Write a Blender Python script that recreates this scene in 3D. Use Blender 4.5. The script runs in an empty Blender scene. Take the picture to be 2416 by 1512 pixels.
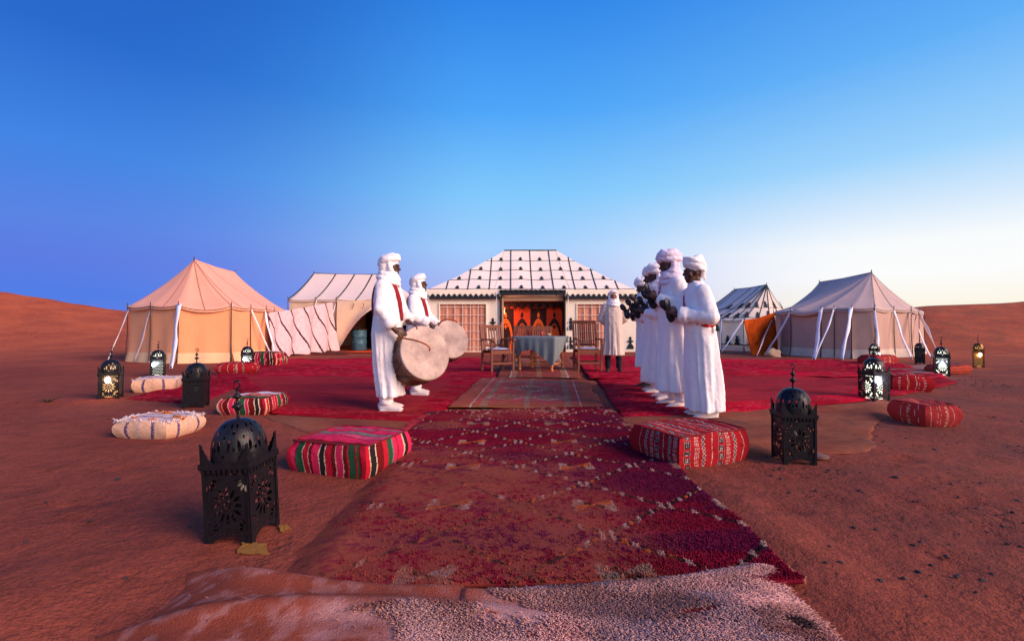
import bpy, bmesh, math, random
import numpy as np
from mathutils import Vector, Matrix, noise
from mathutils.bvhtree import BVHTree

random.seed(7)
RS = np.random.RandomState(11)
SC = bpy.context.scene
COL = SC.collection
R = math.radians

# ------------------------------------------------------------------ camera
EYE = 0.97
cam_d = bpy.data.cameras.new('camera')
cam_d.lens = 16.0
cam_d.sensor_width = 36.0
cam_d.clip_start = 0.05
cam_d.clip_end = 12000
cam = bpy.data.objects.new('camera', cam_d)
COL.objects.link(cam)
cam.location = (0, 0, EYE)
cam.rotation_euler = (R(90 + 0.907), 0, 0)
SC.camera = cam

# ------------------------------------------------------------------ world, sun, exposure
SUN_AZ, SUN_EL = 120.0, 25.0      # azimuth clockwise from the view direction (+Y)
sun_dir = Vector((math.sin(R(SUN_AZ)) * math.cos(R(SUN_EL)), math.cos(R(SUN_AZ)) * math.cos(R(SUN_EL)), math.sin(R(SUN_EL))))
world = bpy.data.worlds.new('World')
SC.world = world
world.use_nodes = True
wt = world.node_tree
for n in list(wt.nodes):
    wt.nodes.remove(n)


def wn(t, **k):
    n = wt.nodes.new(t)
    for a, b in k.items():
        setattr(n, a, b)
    return n


def lin(c):
    return tuple(((x / 255.0) / 12.92 if x <= 10.3 else (((x / 255.0) + 0.055) / 1.055) ** 2.4) for x in c)


def ramp(nt, stops, interp='LINEAR'):
    n = nt.nodes.new('ShaderNodeValToRGB')
    cr = n.color_ramp
    cr.interpolation = interp
    while len(cr.elements) < len(stops):
        cr.elements.new(0.5)
    for e, (p, c) in zip(cr.elements, stops):
        e.position = p
        e.color = (c[0], c[1], c[2], 1)
    return n


tc = wn('ShaderNodeTexCoord')
sep = wn('ShaderNodeSeparateXYZ')
wt.links.new(tc.outputs['Generated'], sep.inputs[0])
flat = wn('ShaderNodeCombineXYZ')
wt.links.new(sep.outputs['X'], flat.inputs['X'])
wt.links.new(sep.outputs['Y'], flat.inputs['Y'])
nrm = wn('ShaderNodeVectorMath', operation='NORMALIZE')
wt.links.new(flat.outputs[0], nrm.inputs[0])
dot = wn('ShaderNodeVectorMath', operation='DOT_PRODUCT')
wt.links.new(nrm.outputs[0], dot.inputs[0])
dot.inputs[1].default_value = (math.sin(R(SUN_AZ)), math.cos(R(SUN_AZ)), 0)
# sky colour by elevation: on the side away from the sunset, square to it, and towards it
ANTI = [(0.0, (84, 122, 224)), (0.05, (62, 116, 230)), (0.11, (82, 116, 226)), (0.17, (82, 126, 228)), (0.28, (58, 130, 228)), (0.43, (32, 104, 206)), (0.7, (16, 80, 180)), (1, (14, 76, 176))]
MID = [(0.0, (204, 188, 238)), (0.05, (174, 180, 242)), (0.11, (170, 192, 249)), (0.17, (166, 208, 255)), (0.28, (130, 203, 255)), (0.43, (78, 168, 252)), (0.6, (42, 132, 234)), (1, (14, 76, 176))]
SUNS = [(0.0, (255, 238, 204)), (0.045, (255, 249, 236)), (0.09, (255, 255, 255)), (0.14, (252, 254, 255)), (0.2, (216, 236, 255)), (0.28, (158, 213, 255)), (0.43, (96, 176, 250)), (0.6, (50, 138, 236)), (1, (14, 76, 176))]
ra = ramp(wt, [(p, lin(c)) for p, c in ANTI])
rm = ramp(wt, [(p, lin(c)) for p, c in MID])
rs = ramp(wt, [(p, lin(c)) for p, c in SUNS])
for n in (ra, rm, rs):
    wt.links.new(sep.outputs['Z'], n.inputs[0])


def mapr(src, a, b):
    n = wn('ShaderNodeMapRange')
    n.interpolation_type = 'SMOOTHSTEP'
    n.inputs['From Min'].default_value = a
    n.inputs['From Max'].default_value = b
    wt.links.new(src, n.inputs['Value'])
    return n


cosl, cosc, cosr = math.cos(R(SUN_AZ + 50)), math.cos(R(SUN_AZ + 2)), math.cos(R(SUN_AZ - 40))
m1 = wn('ShaderNodeMix', data_type='RGBA')
wt.links.new(mapr(dot.outputs['Value'], cosl, cosc).outputs[0], m1.inputs[0])
wt.links.new(ra.outputs[0], m1.inputs[6])
wt.links.new(rm.outputs[0], m1.inputs[7])
m2 = wn('ShaderNodeMix', data_type='RGBA')
wt.links.new(mapr(dot.outputs['Value'], cosc, cosr).outputs[0], m2.inputs[0])
wt.links.new(m1.outputs[2], m2.inputs[6])
wt.links.new(rs.outputs[0], m2.inputs[7])
sky = wn('ShaderNodeTexSky', sky_type='NISHITA')
sky.sun_disc = False
sky.sun_elevation = R(SUN_EL)
sky.sun_rotation = R(SUN_AZ)
bg1 = wn('ShaderNodeBackground')
bg1.inputs['Strength'].default_value = 0.86
wt.links.new(m2.outputs[2], bg1.inputs['Color'])
bg2 = wn('ShaderNodeBackground')
bg2.inputs['Strength'].default_value = 0.005
wt.links.new(sky.outputs[0], bg2.inputs['Color'])
ad = wn('ShaderNodeAddShader')
wo = wn('ShaderNodeOutputWorld')
wt.links.new(bg1.outputs[0], ad.inputs[0])
wt.links.new(bg2.outputs[0], ad.inputs[1])
wt.links.new(ad.outputs[0], wo.inputs[0])

sl = bpy.data.lights.new('sun', 'SUN')
sl.energy = 4.8
sl.angle = R(38)
sl.color = (1.0, 0.70, 0.53)
sun = bpy.data.objects.new('sun', sl)
COL.objects.link(sun)
sun.location = (30, -12, 20)
sun.rotation_euler = (-sun_dir).to_track_quat('-Z', 'Y').to_euler()

SC.view_settings.view_transform = 'Standard'
SC.view_settings.look = 'None'
SC.view_settings.exposure = 0.15
SC.view_settings.gamma = 1.0
SC.view_settings.use_curve_mapping = False
SC.render.engine = 'CYCLES'
SC.cycles.max_bounces = 6
SC.cycles.use_denoising = True
SC.cycles.sample_clamp_indirect = 4.0

# ------------------------------------------------------------------ helpers
F = 16.0 / 36.0 * 2416.0
HZ = 773.0


def gx(u, Y):
    return (u - 1208.0) / F * Y


def gnd(u, v, z=0.0):
    """where the line of sight through photo point (u, v) meets height z (used to survey positions)"""
    Y = (EYE - z) * F / (v - HZ)
    return (gx(u, Y), Y)


def at(u, v, Y):
    return Vector((gx(u, Y), Y, EYE + (HZ - v) / F * Y))


def sstep(a, b, x):
    t = np.clip((np.asarray(x, float) - a) / (b - a), 0, 1)
    return t * t * (3 - 2 * t)


def _h(ix, iy, s):
    v = np.sin(ix * 127.1 + iy * 311.7 + s * 74.7) * 43758.5453
    return v - np.floor(v)


def vn(x, y, s=0):
    x = np.asarray(x, float); y = np.asarray(y, float)
    ix, iy = np.floor(x), np.floor(y)
    fx, fy = x - ix, y - iy
    fx = fx * fx * (3 - 2 * fx); fy = fy * fy * (3 - 2 * fy)
    a, b, c, d = _h(ix, iy, s), _h(ix + 1, iy, s), _h(ix, iy + 1, s), _h(ix + 1, iy + 1, s)
    return (a + (b - a) * fx) * (1 - fy) + (c + (d - c) * fx) * fy


def fbm(x, y, s=0, o=4):
    t = 0; a = 0.5; n = 0
    for i in range(o):
        t = t + a * vn(np.asarray(x) * 2 ** i, np.asarray(y) * 2 ** i, s + i * 3)
        n += a; a *= 0.5
    return t / n


class MB:
    def __init__(s):
        s.v = []; s.f = []; s.c = []

    def add(s, vs, fs, col=None):
        o = len(s.v)
        s.v.extend([tuple(p) for p in vs])
        s.f.extend([tuple(i + o for i in f) for f in fs])
        if col is not None:
            if len(col) == len(fs) and not isinstance(col, tuple):
                s.c.extend(col)
            else:
                s.c.extend([col] * len(fs))
        return s

    def box(s, c, size, rot=None):
        hx, hy, hz = size[0] / 2, size[1] / 2, size[2] / 2
        vs = [Vector((x, y, z)) for x in (-hx, hx) for y in (-hy, hy) for z in (-hz, hz)]
        if rot is not None:
            vs = [rot @ p for p in vs]
        vs = [p + Vector(c) for p in vs]
        return s.add(vs, [(0, 1, 3, 2), (4, 6, 7, 5), (0, 4, 5, 1), (2, 3, 7, 6), (0, 2, 6, 4), (1, 5, 7, 3)])

    def bar(s, a, b, w, h, up=(0, 0, 1)):
        a, b = Vector(a), Vector(b)
        d = b - a
        L = d.length
        d.normalize()
        x = d.cross(Vector(up))
        if x.length < 1e-4:
            x = d.cross(Vector((1, 0, 0)))
        x.normalize()
        y = x.cross(d)
        m = Matrix((x, d, y)).transposed()
        return s.box((a + b) / 2, (w, L, h), m)

    def tube(s, pts, rad, n=8, ea=1.0, up=None, cap=True):
        pts = [Vector(p) for p in pts]
        if not hasattr(rad, '__len__'):
            rad = [rad] * len(pts)
        vs = []
        prev = None
        for i, p in enumerate(pts):
            d = (pts[min(i + 1, len(pts) - 1)] - pts[max(i - 1, 0)]).normalized()
            if up is not None:
                x = d.cross(Vector(up))
            elif prev is None:
                x = d.cross(Vector((0, 0, 1)))
                if x.length < 1e-3:
                    x = d.cross(Vector((0, 1, 0)))
            else:
                x = prev - d * prev.dot(d)
            if x.length < 1e-5:
                x = d.orthogonal()
            x.normalize()
            prev = x
            y = x.cross(d)
            for k in range(n):
                t = 2 * math.pi * k / n
                vs.append(p + x * (math.cos(t) * rad[i] * ea) + y * (math.sin(t) * rad[i]))
        fs = []
        for i in range(len(pts) - 1):
            for k in range(n):
                fs.append((i * n + k, i * n + (k + 1) % n, (i + 1) * n + (k + 1) % n, (i + 1) * n + k))
        if cap:
            fs.append(tuple(range(n - 1, -1, -1)))
            fs.append(tuple((len(pts) - 1) * n + k for k in range(n)))
        return s.add(vs, fs)

    def capsule(s, a, b, r1, r2, n=10):
        a, b = Vector(a), Vector(b)
        d = (b - a)
        L = max(d.length, 1e-5)
        d = d / L
        pts, rr = [], []
        for k in range(5):
            t = -math.pi / 2 + k / 4 * math.pi / 2 * 0.98 + 0.02
            pts.append(a + d * (r1 * math.sin(t))); rr.append(r1 * math.cos(t))
        for k in range(5):
            t = k / 4 * (math.pi / 2) * 0.98
            pts.append(b + d * (r2 * math.sin(t))); rr.append(max(r2 * math.cos(t), 1e-4))
        return s.tube(pts, rr, n)

    def lathe(s, prof, n=16, c=(0, 0, 0), rot=None):
        c = Vector(c)
        vs = []
        for r, z in prof:
            for k in range(n):
                t = 2 * math.pi * k / n
                p = Vector((max(r, 1e-4) * math.cos(t), max(r, 1e-4) * math.sin(t), z))
                if rot is not None:
                    p = rot @ p
                vs.append(p + c)
        fs = []
        for i in range(len(prof) - 1):
            for k in range(n):
                fs.append((i * n + k, i * n + (k + 1) % n, (i + 1) * n + (k + 1) % n, (i + 1) * n + k))
        fs.append(tuple(range(n - 1, -1, -1)))
        fs.append(tuple((len(prof) - 1) * n + k for k in range(n)))
        return s.add(vs, fs)

    def ell(s, c, r, nu=16, nv=10, rot=None):
        prof = []
        vs = []
        c = Vector(c)
        for i in range(nv + 1):
            t = -math.pi / 2 + math.pi * i / nv
            t = max(min(t, math.pi / 2 - 0.02), -math.pi / 2 + 0.02)
            for k in range(nu):
                a = 2 * math.pi * k / nu
                p = Vector((math.cos(t) * math.cos(a) * r[0], math.cos(t) * math.sin(a) * r[1], math.sin(t) * r[2]))
                if rot is not None:
                    p = rot @ p
                vs.append(p + c)
        fs = []
        for i in range(nv):
            for k in range(nu):
                fs.append((i * nu + k, i * nu + (k + 1) % nu, (i + 1) * nu + (k + 1) % nu, (i + 1) * nu + k))
        fs.append(tuple(range(nu - 1, -1, -1)))
        fs.append(tuple(nv * nu + k for k in range(nu)))
        return s.add(vs, fs)

    def prism(s, outline, frame, depth):
        """outline: 2D points; frame(a, b, d) -> 3D point at outline coordinate (a, b) and depth d"""
        n = len(outline)
        vs = [frame(a, b, 0.0) for a, b in outline] + [frame(a, b, depth) for a, b in outline]
        fs = [tuple(range(n)), tuple(range(2 * n - 1, n - 1, -1))]
        fs += [(i, i + n, (i + 1) % n + n, (i + 1) % n) for i in range(n)]
        return s.add(vs, fs)

    def grid(s, P, closed_u=False):
        """P[i][j] 3D points"""
        ni, nj = len(P), len(P[0])
        vs = [p for row in P for p in row]
        fs = []
        for i in range(ni - 1):
            for j in range(nj - (0 if closed_u else 1)):
                fs.append((i * nj + j, i * nj + (j + 1) % nj, (i + 1) * nj + (j + 1) % nj, (i + 1) * nj + j))
        return s.add(vs, fs)

    def mesh(s, name, m, smooth=False):
        me = bpy.data.meshes.new(name)
        me.from_pydata(s.v, [], s.f)
        if m is not None:
            me.materials.append(m)
        if smooth:
            me.polygons.foreach_set('use_smooth', [True] * len(me.polygons))
        if s.c:
            a = me.color_attributes.new('Col', 'FLOAT_COLOR', 'CORNER')
            cnt = np.zeros(len(me.polygons), int)
            me.polygons.foreach_get('loop_total', cnt)
            cc = np.ones((len(s.c), 4)); cc[:, :3] = np.array(s.c)[:, :3]
            a.data.foreach_set('color', np.repeat(cc, cnt, axis=0).ravel())
        me.update()
        return me

    def obj(s, name, m, parent=None, smooth=False, loc=None):
        return link(name, s.mesh(name, m, smooth), parent, loc)


def link(name, me, parent=None, loc=None, rotz=0.0):
    o = bpy.data.objects.new(name, me)
    COL.objects.link(o)
    if parent is not None:
        o.parent = parent
    if loc is not None:
        o.location = loc
    if rotz:
        o.rotation_euler = (0, 0, rotz)
    return o


def tag(o, label=None, cat=None, group=None, kind=None):
    if label:
        o['label'] = label
    if cat:
        o['category'] = cat
    if group:
        o['group'] = group
    if kind:
        o['kind'] = kind
    return o


def thing(name, label, cat, loc=(0, 0, 0), rotz=0.0, group=None, scale=1.0):
    o = bpy.data.objects.new(name, None)
    o.empty_display_size = 0.1
    COL.objects.link(o)
    o.location = loc
    o.rotation_euler = (0, 0, rotz)
    if scale != 1.0:
        o.scale = (scale, scale, scale)
    return tag(o, label, cat, group)


def copy_tree(o, parent=None):
    c = o.copy()
    COL.objects.link(c)
    if parent is not None:
        c.parent = parent
    for ch in [x for x in SC.objects if x.parent == o]:
        copy_tree(ch, c)
    return c


# ------------------------------------------------------------------ materials
def mat(name, color, rough=0.85, var=0.0, scale=20.0, bump=0.0, bscale=60.0, metal=0.0, attr=None, var_col=None, spec=0.3, stretch=None, sheen=0.0, emit=None, estr=0.0, trans=0.0):
    m = bpy.data.materials.new(name)
    m.use_nodes = True
    nt = m.node_tree
    b = nt.nodes['Principled BSDF']
    b.inputs['Roughness'].default_value = rough
    b.inputs['Metallic'].default_value = metal
    b.inputs['Specular IOR Level'].default_value = spec
    if sheen:
        b.inputs['Sheen Weight'].default_value = sheen
    tcn = nt.nodes.new('ShaderNodeTexCoord')
    vec = tcn.outputs['Object']
    if stretch:
        mp = nt.nodes.new('ShaderNodeMapping')
        mp.inputs['Scale'].default_value = stretch
        nt.links.new(vec, mp.inputs[0])
        vec = mp.outputs[0]
    src = None
    if attr:
        a = nt.nodes.new('ShaderNodeVertexColor')
        a.layer_name = attr
        src = a.outputs[0]
    if var or var_col:
        nz = nt.nodes.new('ShaderNodeTexNoise')
        nz.inputs['Scale'].default_value = scale
        nz.inputs['Detail'].default_value = 6
        nz.inputs['Roughness'].default_value = 0.65
        nt.links.new(vec, nz.inputs['Vector'])
        mx = nt.nodes.new('ShaderNodeMix')
        mx.data_type = 'RGBA'
        mr = nt.nodes.new('ShaderNodeMapRange')
        mr.inputs['From Min'].default_value = 0.3
        mr.inputs['From Max'].default_value = 0.7
        nt.links.new(nz.outputs[0], mr.inputs['Value'])
        if attr:
            mx.blend_type = 'MULTIPLY'
            mx.inputs[0].default_value = 1.0
            rp = ramp(nt, [(0, (1 - var,) * 3), (1, (1 + var,) * 3)])
            nt.links.new(mr.outputs[0], rp.inputs[0])
            nt.links.new(src, mx.inputs[6])
            nt.links.new(rp.outputs[0], mx.inputs[7])
        else:
            nt.links.new(mr.outputs[0], mx.inputs[0])
            c2 = var_col or tuple(c * (1 + var) for c in color)
            c1 = color if var_col else tuple(c * (1 - var) for c in color)
            mx.inputs[6].default_value = (*c1, 1)
            mx.inputs[7].default_value = (*c2, 1)
        nt.links.new(mx.outputs[2], b.inputs['Base Color'])
    elif attr:
        nt.links.new(src, b.inputs['Base Color'])
    else:
        b.inputs['Base Color'].default_value = (*color, 1)
    if bump:
        nb = nt.nodes.new('ShaderNodeTexNoise')
        nb.inputs['Scale'].default_value = bscale
        nb.inputs['Detail'].default_value = 5
        nt.links.new(vec, nb.inputs['Vector'])
        bp = nt.nodes.new('ShaderNodeBump')
        bp.inputs['Strength'].default_value = bump
        bp.inputs['Distance'].default_value = 0.02
        nt.links.new(nb.outputs[0], bp.inputs['Height'])
        nt.links.new(bp.outputs[0], b.inputs['Normal'])
    if emit:
        b.inputs['Emission Color'].default_value = (*emit, 1)
        b.inputs['Emission Strength'].default_value = estr
    if trans:
        tr = nt.nodes.new('ShaderNodeBsdfTranslucent')
        tr.inputs['Color'].default_value = (*color, 1)
        ms = nt.nodes.new('ShaderNodeMixShader')
        ms.inputs[0].default_value = trans
        out = nt.nodes['Material Output']
        nt.links.new(b.outputs[0], ms.inputs[1])
        nt.links.new(tr.outputs[0], ms.inputs[2])
        nt.links.new(ms.outputs[0], out.inputs[0])
    return m


M = {}
M['canvas_warm'] = mat('canvas_warm', (0.88, 0.36, 0.17), 0.9, 0.07, 1.6, 0.25, 14, sheen=0.1)
M['canvas_roof'] = mat('canvas_roof', (0.90, 0.38, 0.25), 0.9, 0.07, 1.2, 0.2, 9, sheen=0.1)
M['skirt'] = mat('skirt', (0.82, 0.50, 0.28), 0.9, 0.08, 3, 0.3, 18)
M['canvas_cream'] = mat('canvas_cream', (0.90, 0.78, 0.62), 0.9, 0.06, 1.5, 0.2, 12)
M['canvas_white'] = mat('canvas_white', (0.90, 0.75, 0.65), 0.9, 0.06, 1.0, 0.25, 7)
M['black_cloth'] = mat('black_cloth', (0.018, 0.022, 0.03), 0.9, 0.2, 20)
M['strap'] = mat('strap', (0.86, 0.80, 0.84), 0.9, 0.06, 25, 0.3, 60)
M['pole'] = mat('pole', (0.075, 0.042, 0.034), 0.6, 0.2, 20)
M['rope'] = mat('rope', (0.40, 0.25, 0.16), 0.9)
M['pane'] = mat('pane', (0.62, 0.27, 0.18), 0.8, 0.12, 3, 0.2, 10, stretch=(6, 6, 0.6))
M['muntin'] = mat('muntin', (0.75, 0.58, 0.48), 0.8)
M['orange_felt'] = mat('orange_felt', (0.72, 0.055, 0.012), 0.9, 0.12, 20)
M['bright_orange'] = mat('bright_orange', (0.88, 0.12, 0.018), 0.9, 0.1, 20)
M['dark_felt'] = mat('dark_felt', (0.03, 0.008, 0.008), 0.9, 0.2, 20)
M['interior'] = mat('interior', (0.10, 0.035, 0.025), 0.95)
M['beige_board'] = mat('beige_board', (0.52, 0.32, 0.2), 0.8)
M['robe'] = mat('robe', (0.90, 0.82, 0.83), 0.92, 0.03, 12, 0.25, 40, sheen=0.15)
M['robe_lilac'] = mat('robe_lilac', (0.74, 0.62, 0.74), 0.92, 0.04, 12, 0.25, 40)
M['djellaba'] = mat('djellaba', (0.62, 0.50, 0.44), 0.95, 0.12, 30, 0.3, 60, stretch=(4, 4, 0.5))
M['skin'] = mat('skin', (0.075, 0.024, 0.015), 0.5, 0.1, 30, spec=0.45)
M['skin_tan'] = mat('skin_tan', (0.30, 0.125, 0.07), 0.5, 0.1, 30, spec=0.4)
M['eye'] = mat('eye', (0.10, 0.07, 0.06), 0.3)
M['slipper'] = mat('slipper', (0.72, 0.62, 0.60), 0.6, 0.06, 30)
M['dark_shoe'] = mat('dark_shoe', (0.03, 0.018, 0.014), 0.5)
M['dark_trouser'] = mat('dark_trouser', (0.012, 0.012, 0.018), 0.9)
M['red_strap'] = mat('red_strap', (0.30, 0.01, 0.02), 0.85, 0.25, 60)
M['red_cord'] = mat('red_cord', (0.55, 0.012, 0.02), 0.8)
M['iron'] = mat('iron', (0.03, 0.027, 0.033), 0.42, 0.25, 40, metal=0.6, spec=0.4)
M['lantern'] = mat('lantern', (0.014, 0.013, 0.017), 0.38, 0.35, 30, metal=0.35, bump=0.12, bscale=50)
M['lantern_brass'] = mat('lantern_brass', (0.16, 0.07, 0.02), 0.4, 0.3, 30, metal=0.8)
M['bulb_cool'] = mat('bulb_cool', (0.8, 0.8, 0.8), emit=(0.62, 0.78, 1.0), estr=34)
M['bulb_warm'] = mat('bulb_warm', (0.8, 0.8, 0.8), emit=(1.0, 0.62, 0.5), estr=20)
M['bulb_off'] = mat('bulb_off', (0.5, 0.48, 0.42), 0.2)
M['drum_skin'] = mat('drum_skin', (0.66, 0.48, 0.40), 0.7, 0.0, 4.5, 0.1, 30, var_col=(0.27, 0.18, 0.16))
M['drum_wood'] = mat('drum_wood', (0.13, 0.045, 0.02), 0.5, 0.35, 12, 0.1, 30)
M['drum_hoop'] = mat('drum_hoop', (0.24, 0.10, 0.06), 0.6, 0.2, 20)
M['stick'] = mat('stick', (0.42, 0.09, 0.02), 0.45)
M['teak'] = mat('teak', (0.20, 0.055, 0.03), 0.55, 0.3, 18, 0.1, 40, stretch=(3, 3, 0.6))
M['pine'] = mat('pine', (0.52, 0.17, 0.045), 0.5, 0.25, 20)
M['cushion'] = mat('cushion', (0.42, 0.42, 0.55), 0.9, 0.25, 12)
M['teal_cloth'] = mat('teal_cloth', (0.17, 0.20, 0.205), 0.9, 0.12, 30, 0.2, 80)
M['glass_red'] = mat('glass_red', (0.35, 0.03, 0.02), 0.12, spec=0.6)
M['barrel'] = mat('barrel', (0.06, 0.14, 0.20), 0.5, 0.6, 7)
M['rock'] = mat('rock', (0.55, 0.36, 0.24), 0.95, 0.2, 6, 0.5, 15)
M['stone'] = mat('stone', (0.035, 0.026, 0.028), 0.8, 0.35, 30)
M['attr'] = mat('woven_wool', (1, 1, 1), 0.97, 0.16, 60, 0.5, 160, attr='Col', spec=0.08)
M['attr_rug'] = mat('rug_wool', (1, 1, 1), 0.98, 0.26, 9, 0.6, 120, attr='Col', stretch=(1.0, 3.5, 1), spec=0.04)
M['attr_pile'] = mat('wool_pile', (1, 1, 1), 0.97, 0.0, attr='Col', spec=0.05)
M['yellow_thread'] = mat('yellow_thread', (0.24, 0.105, 0.02), 0.9)
M['twig'] = mat('twig', (0.05, 0.03, 0.02), 0.9)

# ------------------------------------------------------------------ sand
def ridge(x, y, pts, near, far):
    """height of a dune with a crest polyline pts (x, y, z): gentle on the near side, steep on the far one"""
    best = np.full(np.shape(x), 1e9); hh = np.zeros(np.shape(x)); sg = np.ones(np.shape(x))
    for (x0, y0, z0), (x1, y1, z1) in zip(pts, pts[1:]):
        dx, dy = x1 - x0, y1 - y0
        t = np.clip(((x - x0) * dx + (y - y0) * dy) / (dx * dx + dy * dy), 0, 1)
        px, py = x0 + t * dx, y0 + t * dy
        d = np.hypot(x - px, y - py)
        k = d < best
        best = np.where(k, d, best)
        hh = np.where(k, z0 + t * (z1 - z0), hh)
        sg = np.where(k, np.hypot(px, py) - np.hypot(x, y), sg)
    w = np.where(sg > 0, near, far)
    q = np.clip(1 - best / w, 0, 1)
    return hh * np.where(sg > 0, q ** 1.35 * (1.35 - 0.35 * q), q)


LD = [(-90, -10, 7.5), (-56, 14, 5.2), (-40, 25.5, 4.15), (-33.7, 30, 3.35), (-28.5, 31.5, 2.35), (-24, 33, 1.65), (-15, 37, 0.7), (-6, 42, 0.1)]
RD = [(14, 36, 0.2), (18.5, 29, 1.3), (22.4, 25.2, 2.17), (28, 24.9, 2.48), (36, 20.5, 3.0), (60, 6, 5.0), (90, -20, 6.5)]


def hg(x, y):
    x = np.asarray(x, float); y = np.asarray(y, float)
    h = 0.035 * (fbm(x * 0.45 + 3, y * 0.45 + 9, 2, 2) - 0.5)
    d = np.hypot(x, y - 6)
    h = h + 0.5 * sstep(14, 60, d) * (fbm(x * 0.07, y * 0.07, 5, 3) - 0.5)
    h = h - 0.22 * np.exp(-(((x - 12.5) / 3.5) ** 2 + ((y - 23.5) / 4.0) ** 2))
    h = h + ridge(x, y, LD, 16, 9) + ridge(x, y, RD, 9, 8)
    # low drifts beside the front carpets
    h = h + 0.035 * np.exp(-(((x - 1.25) / 0.14) ** 2 + ((y - 2.2) / 0.8) ** 2))
    h = h + 0.05 * np.exp(-(((x + 1.75) / 0.35) ** 2 + ((y - 1.55) / 0.35) ** 2))
    h = h + 0.05 * np.exp(-(((x + 6.2) / 0.7) ** 2 + ((y - 5.9) / 0.25) ** 2))
    rip = np.sin(9 * (x * 0.35 + y) + 5 * fbm(x * 0.8, y * 0.8, 8, 2)) * 0.004 * fbm(x * 0.5 + 4, y * 0.5, 6, 2)
    h = h + rip
    return h


def H(x, y):
    return float(hg(np.array([x]), np.array([y]))[0])


def ground_mesh():
    nx = 470
    t = np.linspace(-1, 1, nx)
    xs = 1.6 * np.sinh(t * 8.0)
    ty = np.linspace(0, 1, 480)
    ys = np.concatenate([-np.array([1500, 500, 150, 60, 30, 15, 8, 4, 2, 1, 0.4]), 1.1 * np.sinh(ty * 8.6)])
    X, Y = np.meshgrid(xs, ys)
    Z = hg(X, Y)
    Z = Z + 0.006 * (fbm(X * 7, Y * 7, 4, 2) - 0.5) * (np.hypot(X, Y) < 9)
    # footprints trodden across the bare sand
    rs = np.random.RandomState(21)
    for (x0, y0, x1, y1) in ((-5.5, 2.2, -1.4, 3.6), (-1.9, 1.5, -3.4, 5.4), (-6.5, 4.3, -2.2, 5.1), (1.7, 1.5, 3.2, 4.2), (2.2, 3.3, 6.5, 4.6), (4.5, 2.0, 5.2, 5.6), (-4.6, 1.6, -6.5, 6.5), (1.4, 2.6, 4.6, 2.2), (-2.9, 2.3, -1.6, 2.6), (5.5, 3.4, 9.0, 6.5)):
        d = math.hypot(x1 - x0, y1 - y0); a = math.atan2(y1 - y0, x1 - x0)
        for k in range(int(d / 0.36)):
            t = (k + 0.3 * rs.rand()) / (d / 0.36)
            s = 0.09 * (1 if k % 2 else -1)
            cx_, cy_ = x0 + (x1 - x0) * t - math.sin(a) * s + rs.randn() * 0.04, y0 + (y1 - y0) * t + math.cos(a) * s + rs.randn() * 0.04
            b = a + rs.randn() * 0.2
            u = ((X - cx_) * math.cos(b) + (Y - cy_) * math.sin(b)) / 0.15; w = (-(X - cx_) * math.sin(b) + (Y - cy_) * math.cos(b)) / 0.065
            r = np.hypot(u, w)
            Z = Z - 0.018 * np.exp(-(r / 0.8) ** 4) + 0.005 * np.exp(-((r - 1.25) / 0.3) ** 2)
    n, m_ = X.shape
    V = np.stack([X.ravel(), Y.ravel(), Z.ravel()], 1)
    idx = np.arange(n * m_).reshape(n, m_)
    Q = np.stack([idx[:-1, :-1].ravel(), idx[:-1, 1:].ravel(), idx[1:, 1:].ravel(), idx[1:, :-1].ravel()], 1)
    me = bpy.data.meshes.new('sand')
    me.vertices.add(len(V)); me.vertices.foreach_set('co', V.ravel())
    me.loops.add(Q.size); me.loops.foreach_set('vertex_index', Q.ravel())
    me.polygons.add(len(Q)); me.polygons.foreach_set('loop_start', np.arange(len(Q)) * 4)
    me.polygons.foreach_set('use_smooth', np.ones(len(Q), bool))
    me.update(); me.validate()
    return me


SAND = (0.54, 0.155, 0.055)
sm = bpy.data.materials.new('sand')
sm.use_nodes = True
nt = sm.node_tree
bs = nt.nodes['Principled BSDF']
bs.inputs['Roughness'].default_value = 0.95
bs.inputs['Specular IOR Level'].default_value = 0.15
geo = nt.nodes.new('ShaderNodeNewGeometry')


def sn(scale, detail=5, rough=0.6):
    n = nt.nodes.new('ShaderNodeTexNoise')
    n.inputs['Scale'].default_value = scale
    n.inputs['Detail'].default_value = detail
    n.inputs['Roughness'].default_value = rough
    nt.links.new(geo.outputs['Position'], n.inputs['Vector'])
    return n


n1, n2, n3 = sn(0.55, 4), sn(5.5, 6, 0.7), sn(70, 3, 0.7)
r1 = ramp(nt, [(0.3, (0.205, 0.042, 0.028)), (0.7, (0.315, 0.071, 0.038))])
nt.links.new(n1.outputs[0], r1.inputs[0])
r2 = ramp(nt, [(0.28, (0.72,) * 3), (0.6, (1.05,) * 3)])
nt.links.new(n2.outputs[0], r2.inputs[0])
r3 = ramp(nt, [(0.33, (0.62, 0.58, 0.6)), (0.5, (1.0,) * 3), (0.72, (1.16,) * 3)])
nt.links.new(n3.outputs[0], r3.inputs[0])
a1 = nt.nodes.new('ShaderNodeMix'); a1.data_type = 'RGBA'; a1.blend_type = 'MULTIPLY'; a1.inputs[0].default_value = 1
a2 = nt.nodes.new('ShaderNodeMix'); a2.data_type = 'RGBA'; a2.blend_type = 'MULTIPLY'; a2.inputs[0].default_value = 1
nt.links.new(r1.outputs[0], a1.inputs[6]); nt.links.new(r2.outputs[0], a1.inputs[7])
nt.links.new(a1.outputs[2], a2.inputs[6]); nt.links.new(r3.outputs[0], a2.inputs[7])
n4 = sn(0.9, 5, 0.7)
sxy = nt.nodes.new('ShaderNodeSeparateXYZ'); nt.links.new(geo.outputs['Position'], sxy.inputs[0])
mrx = nt.nodes.new('ShaderNodeMapRange'); mrx.inputs['From Min'].default_value = 0.8; mrx.inputs['From Max'].default_value = 3.0
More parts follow.
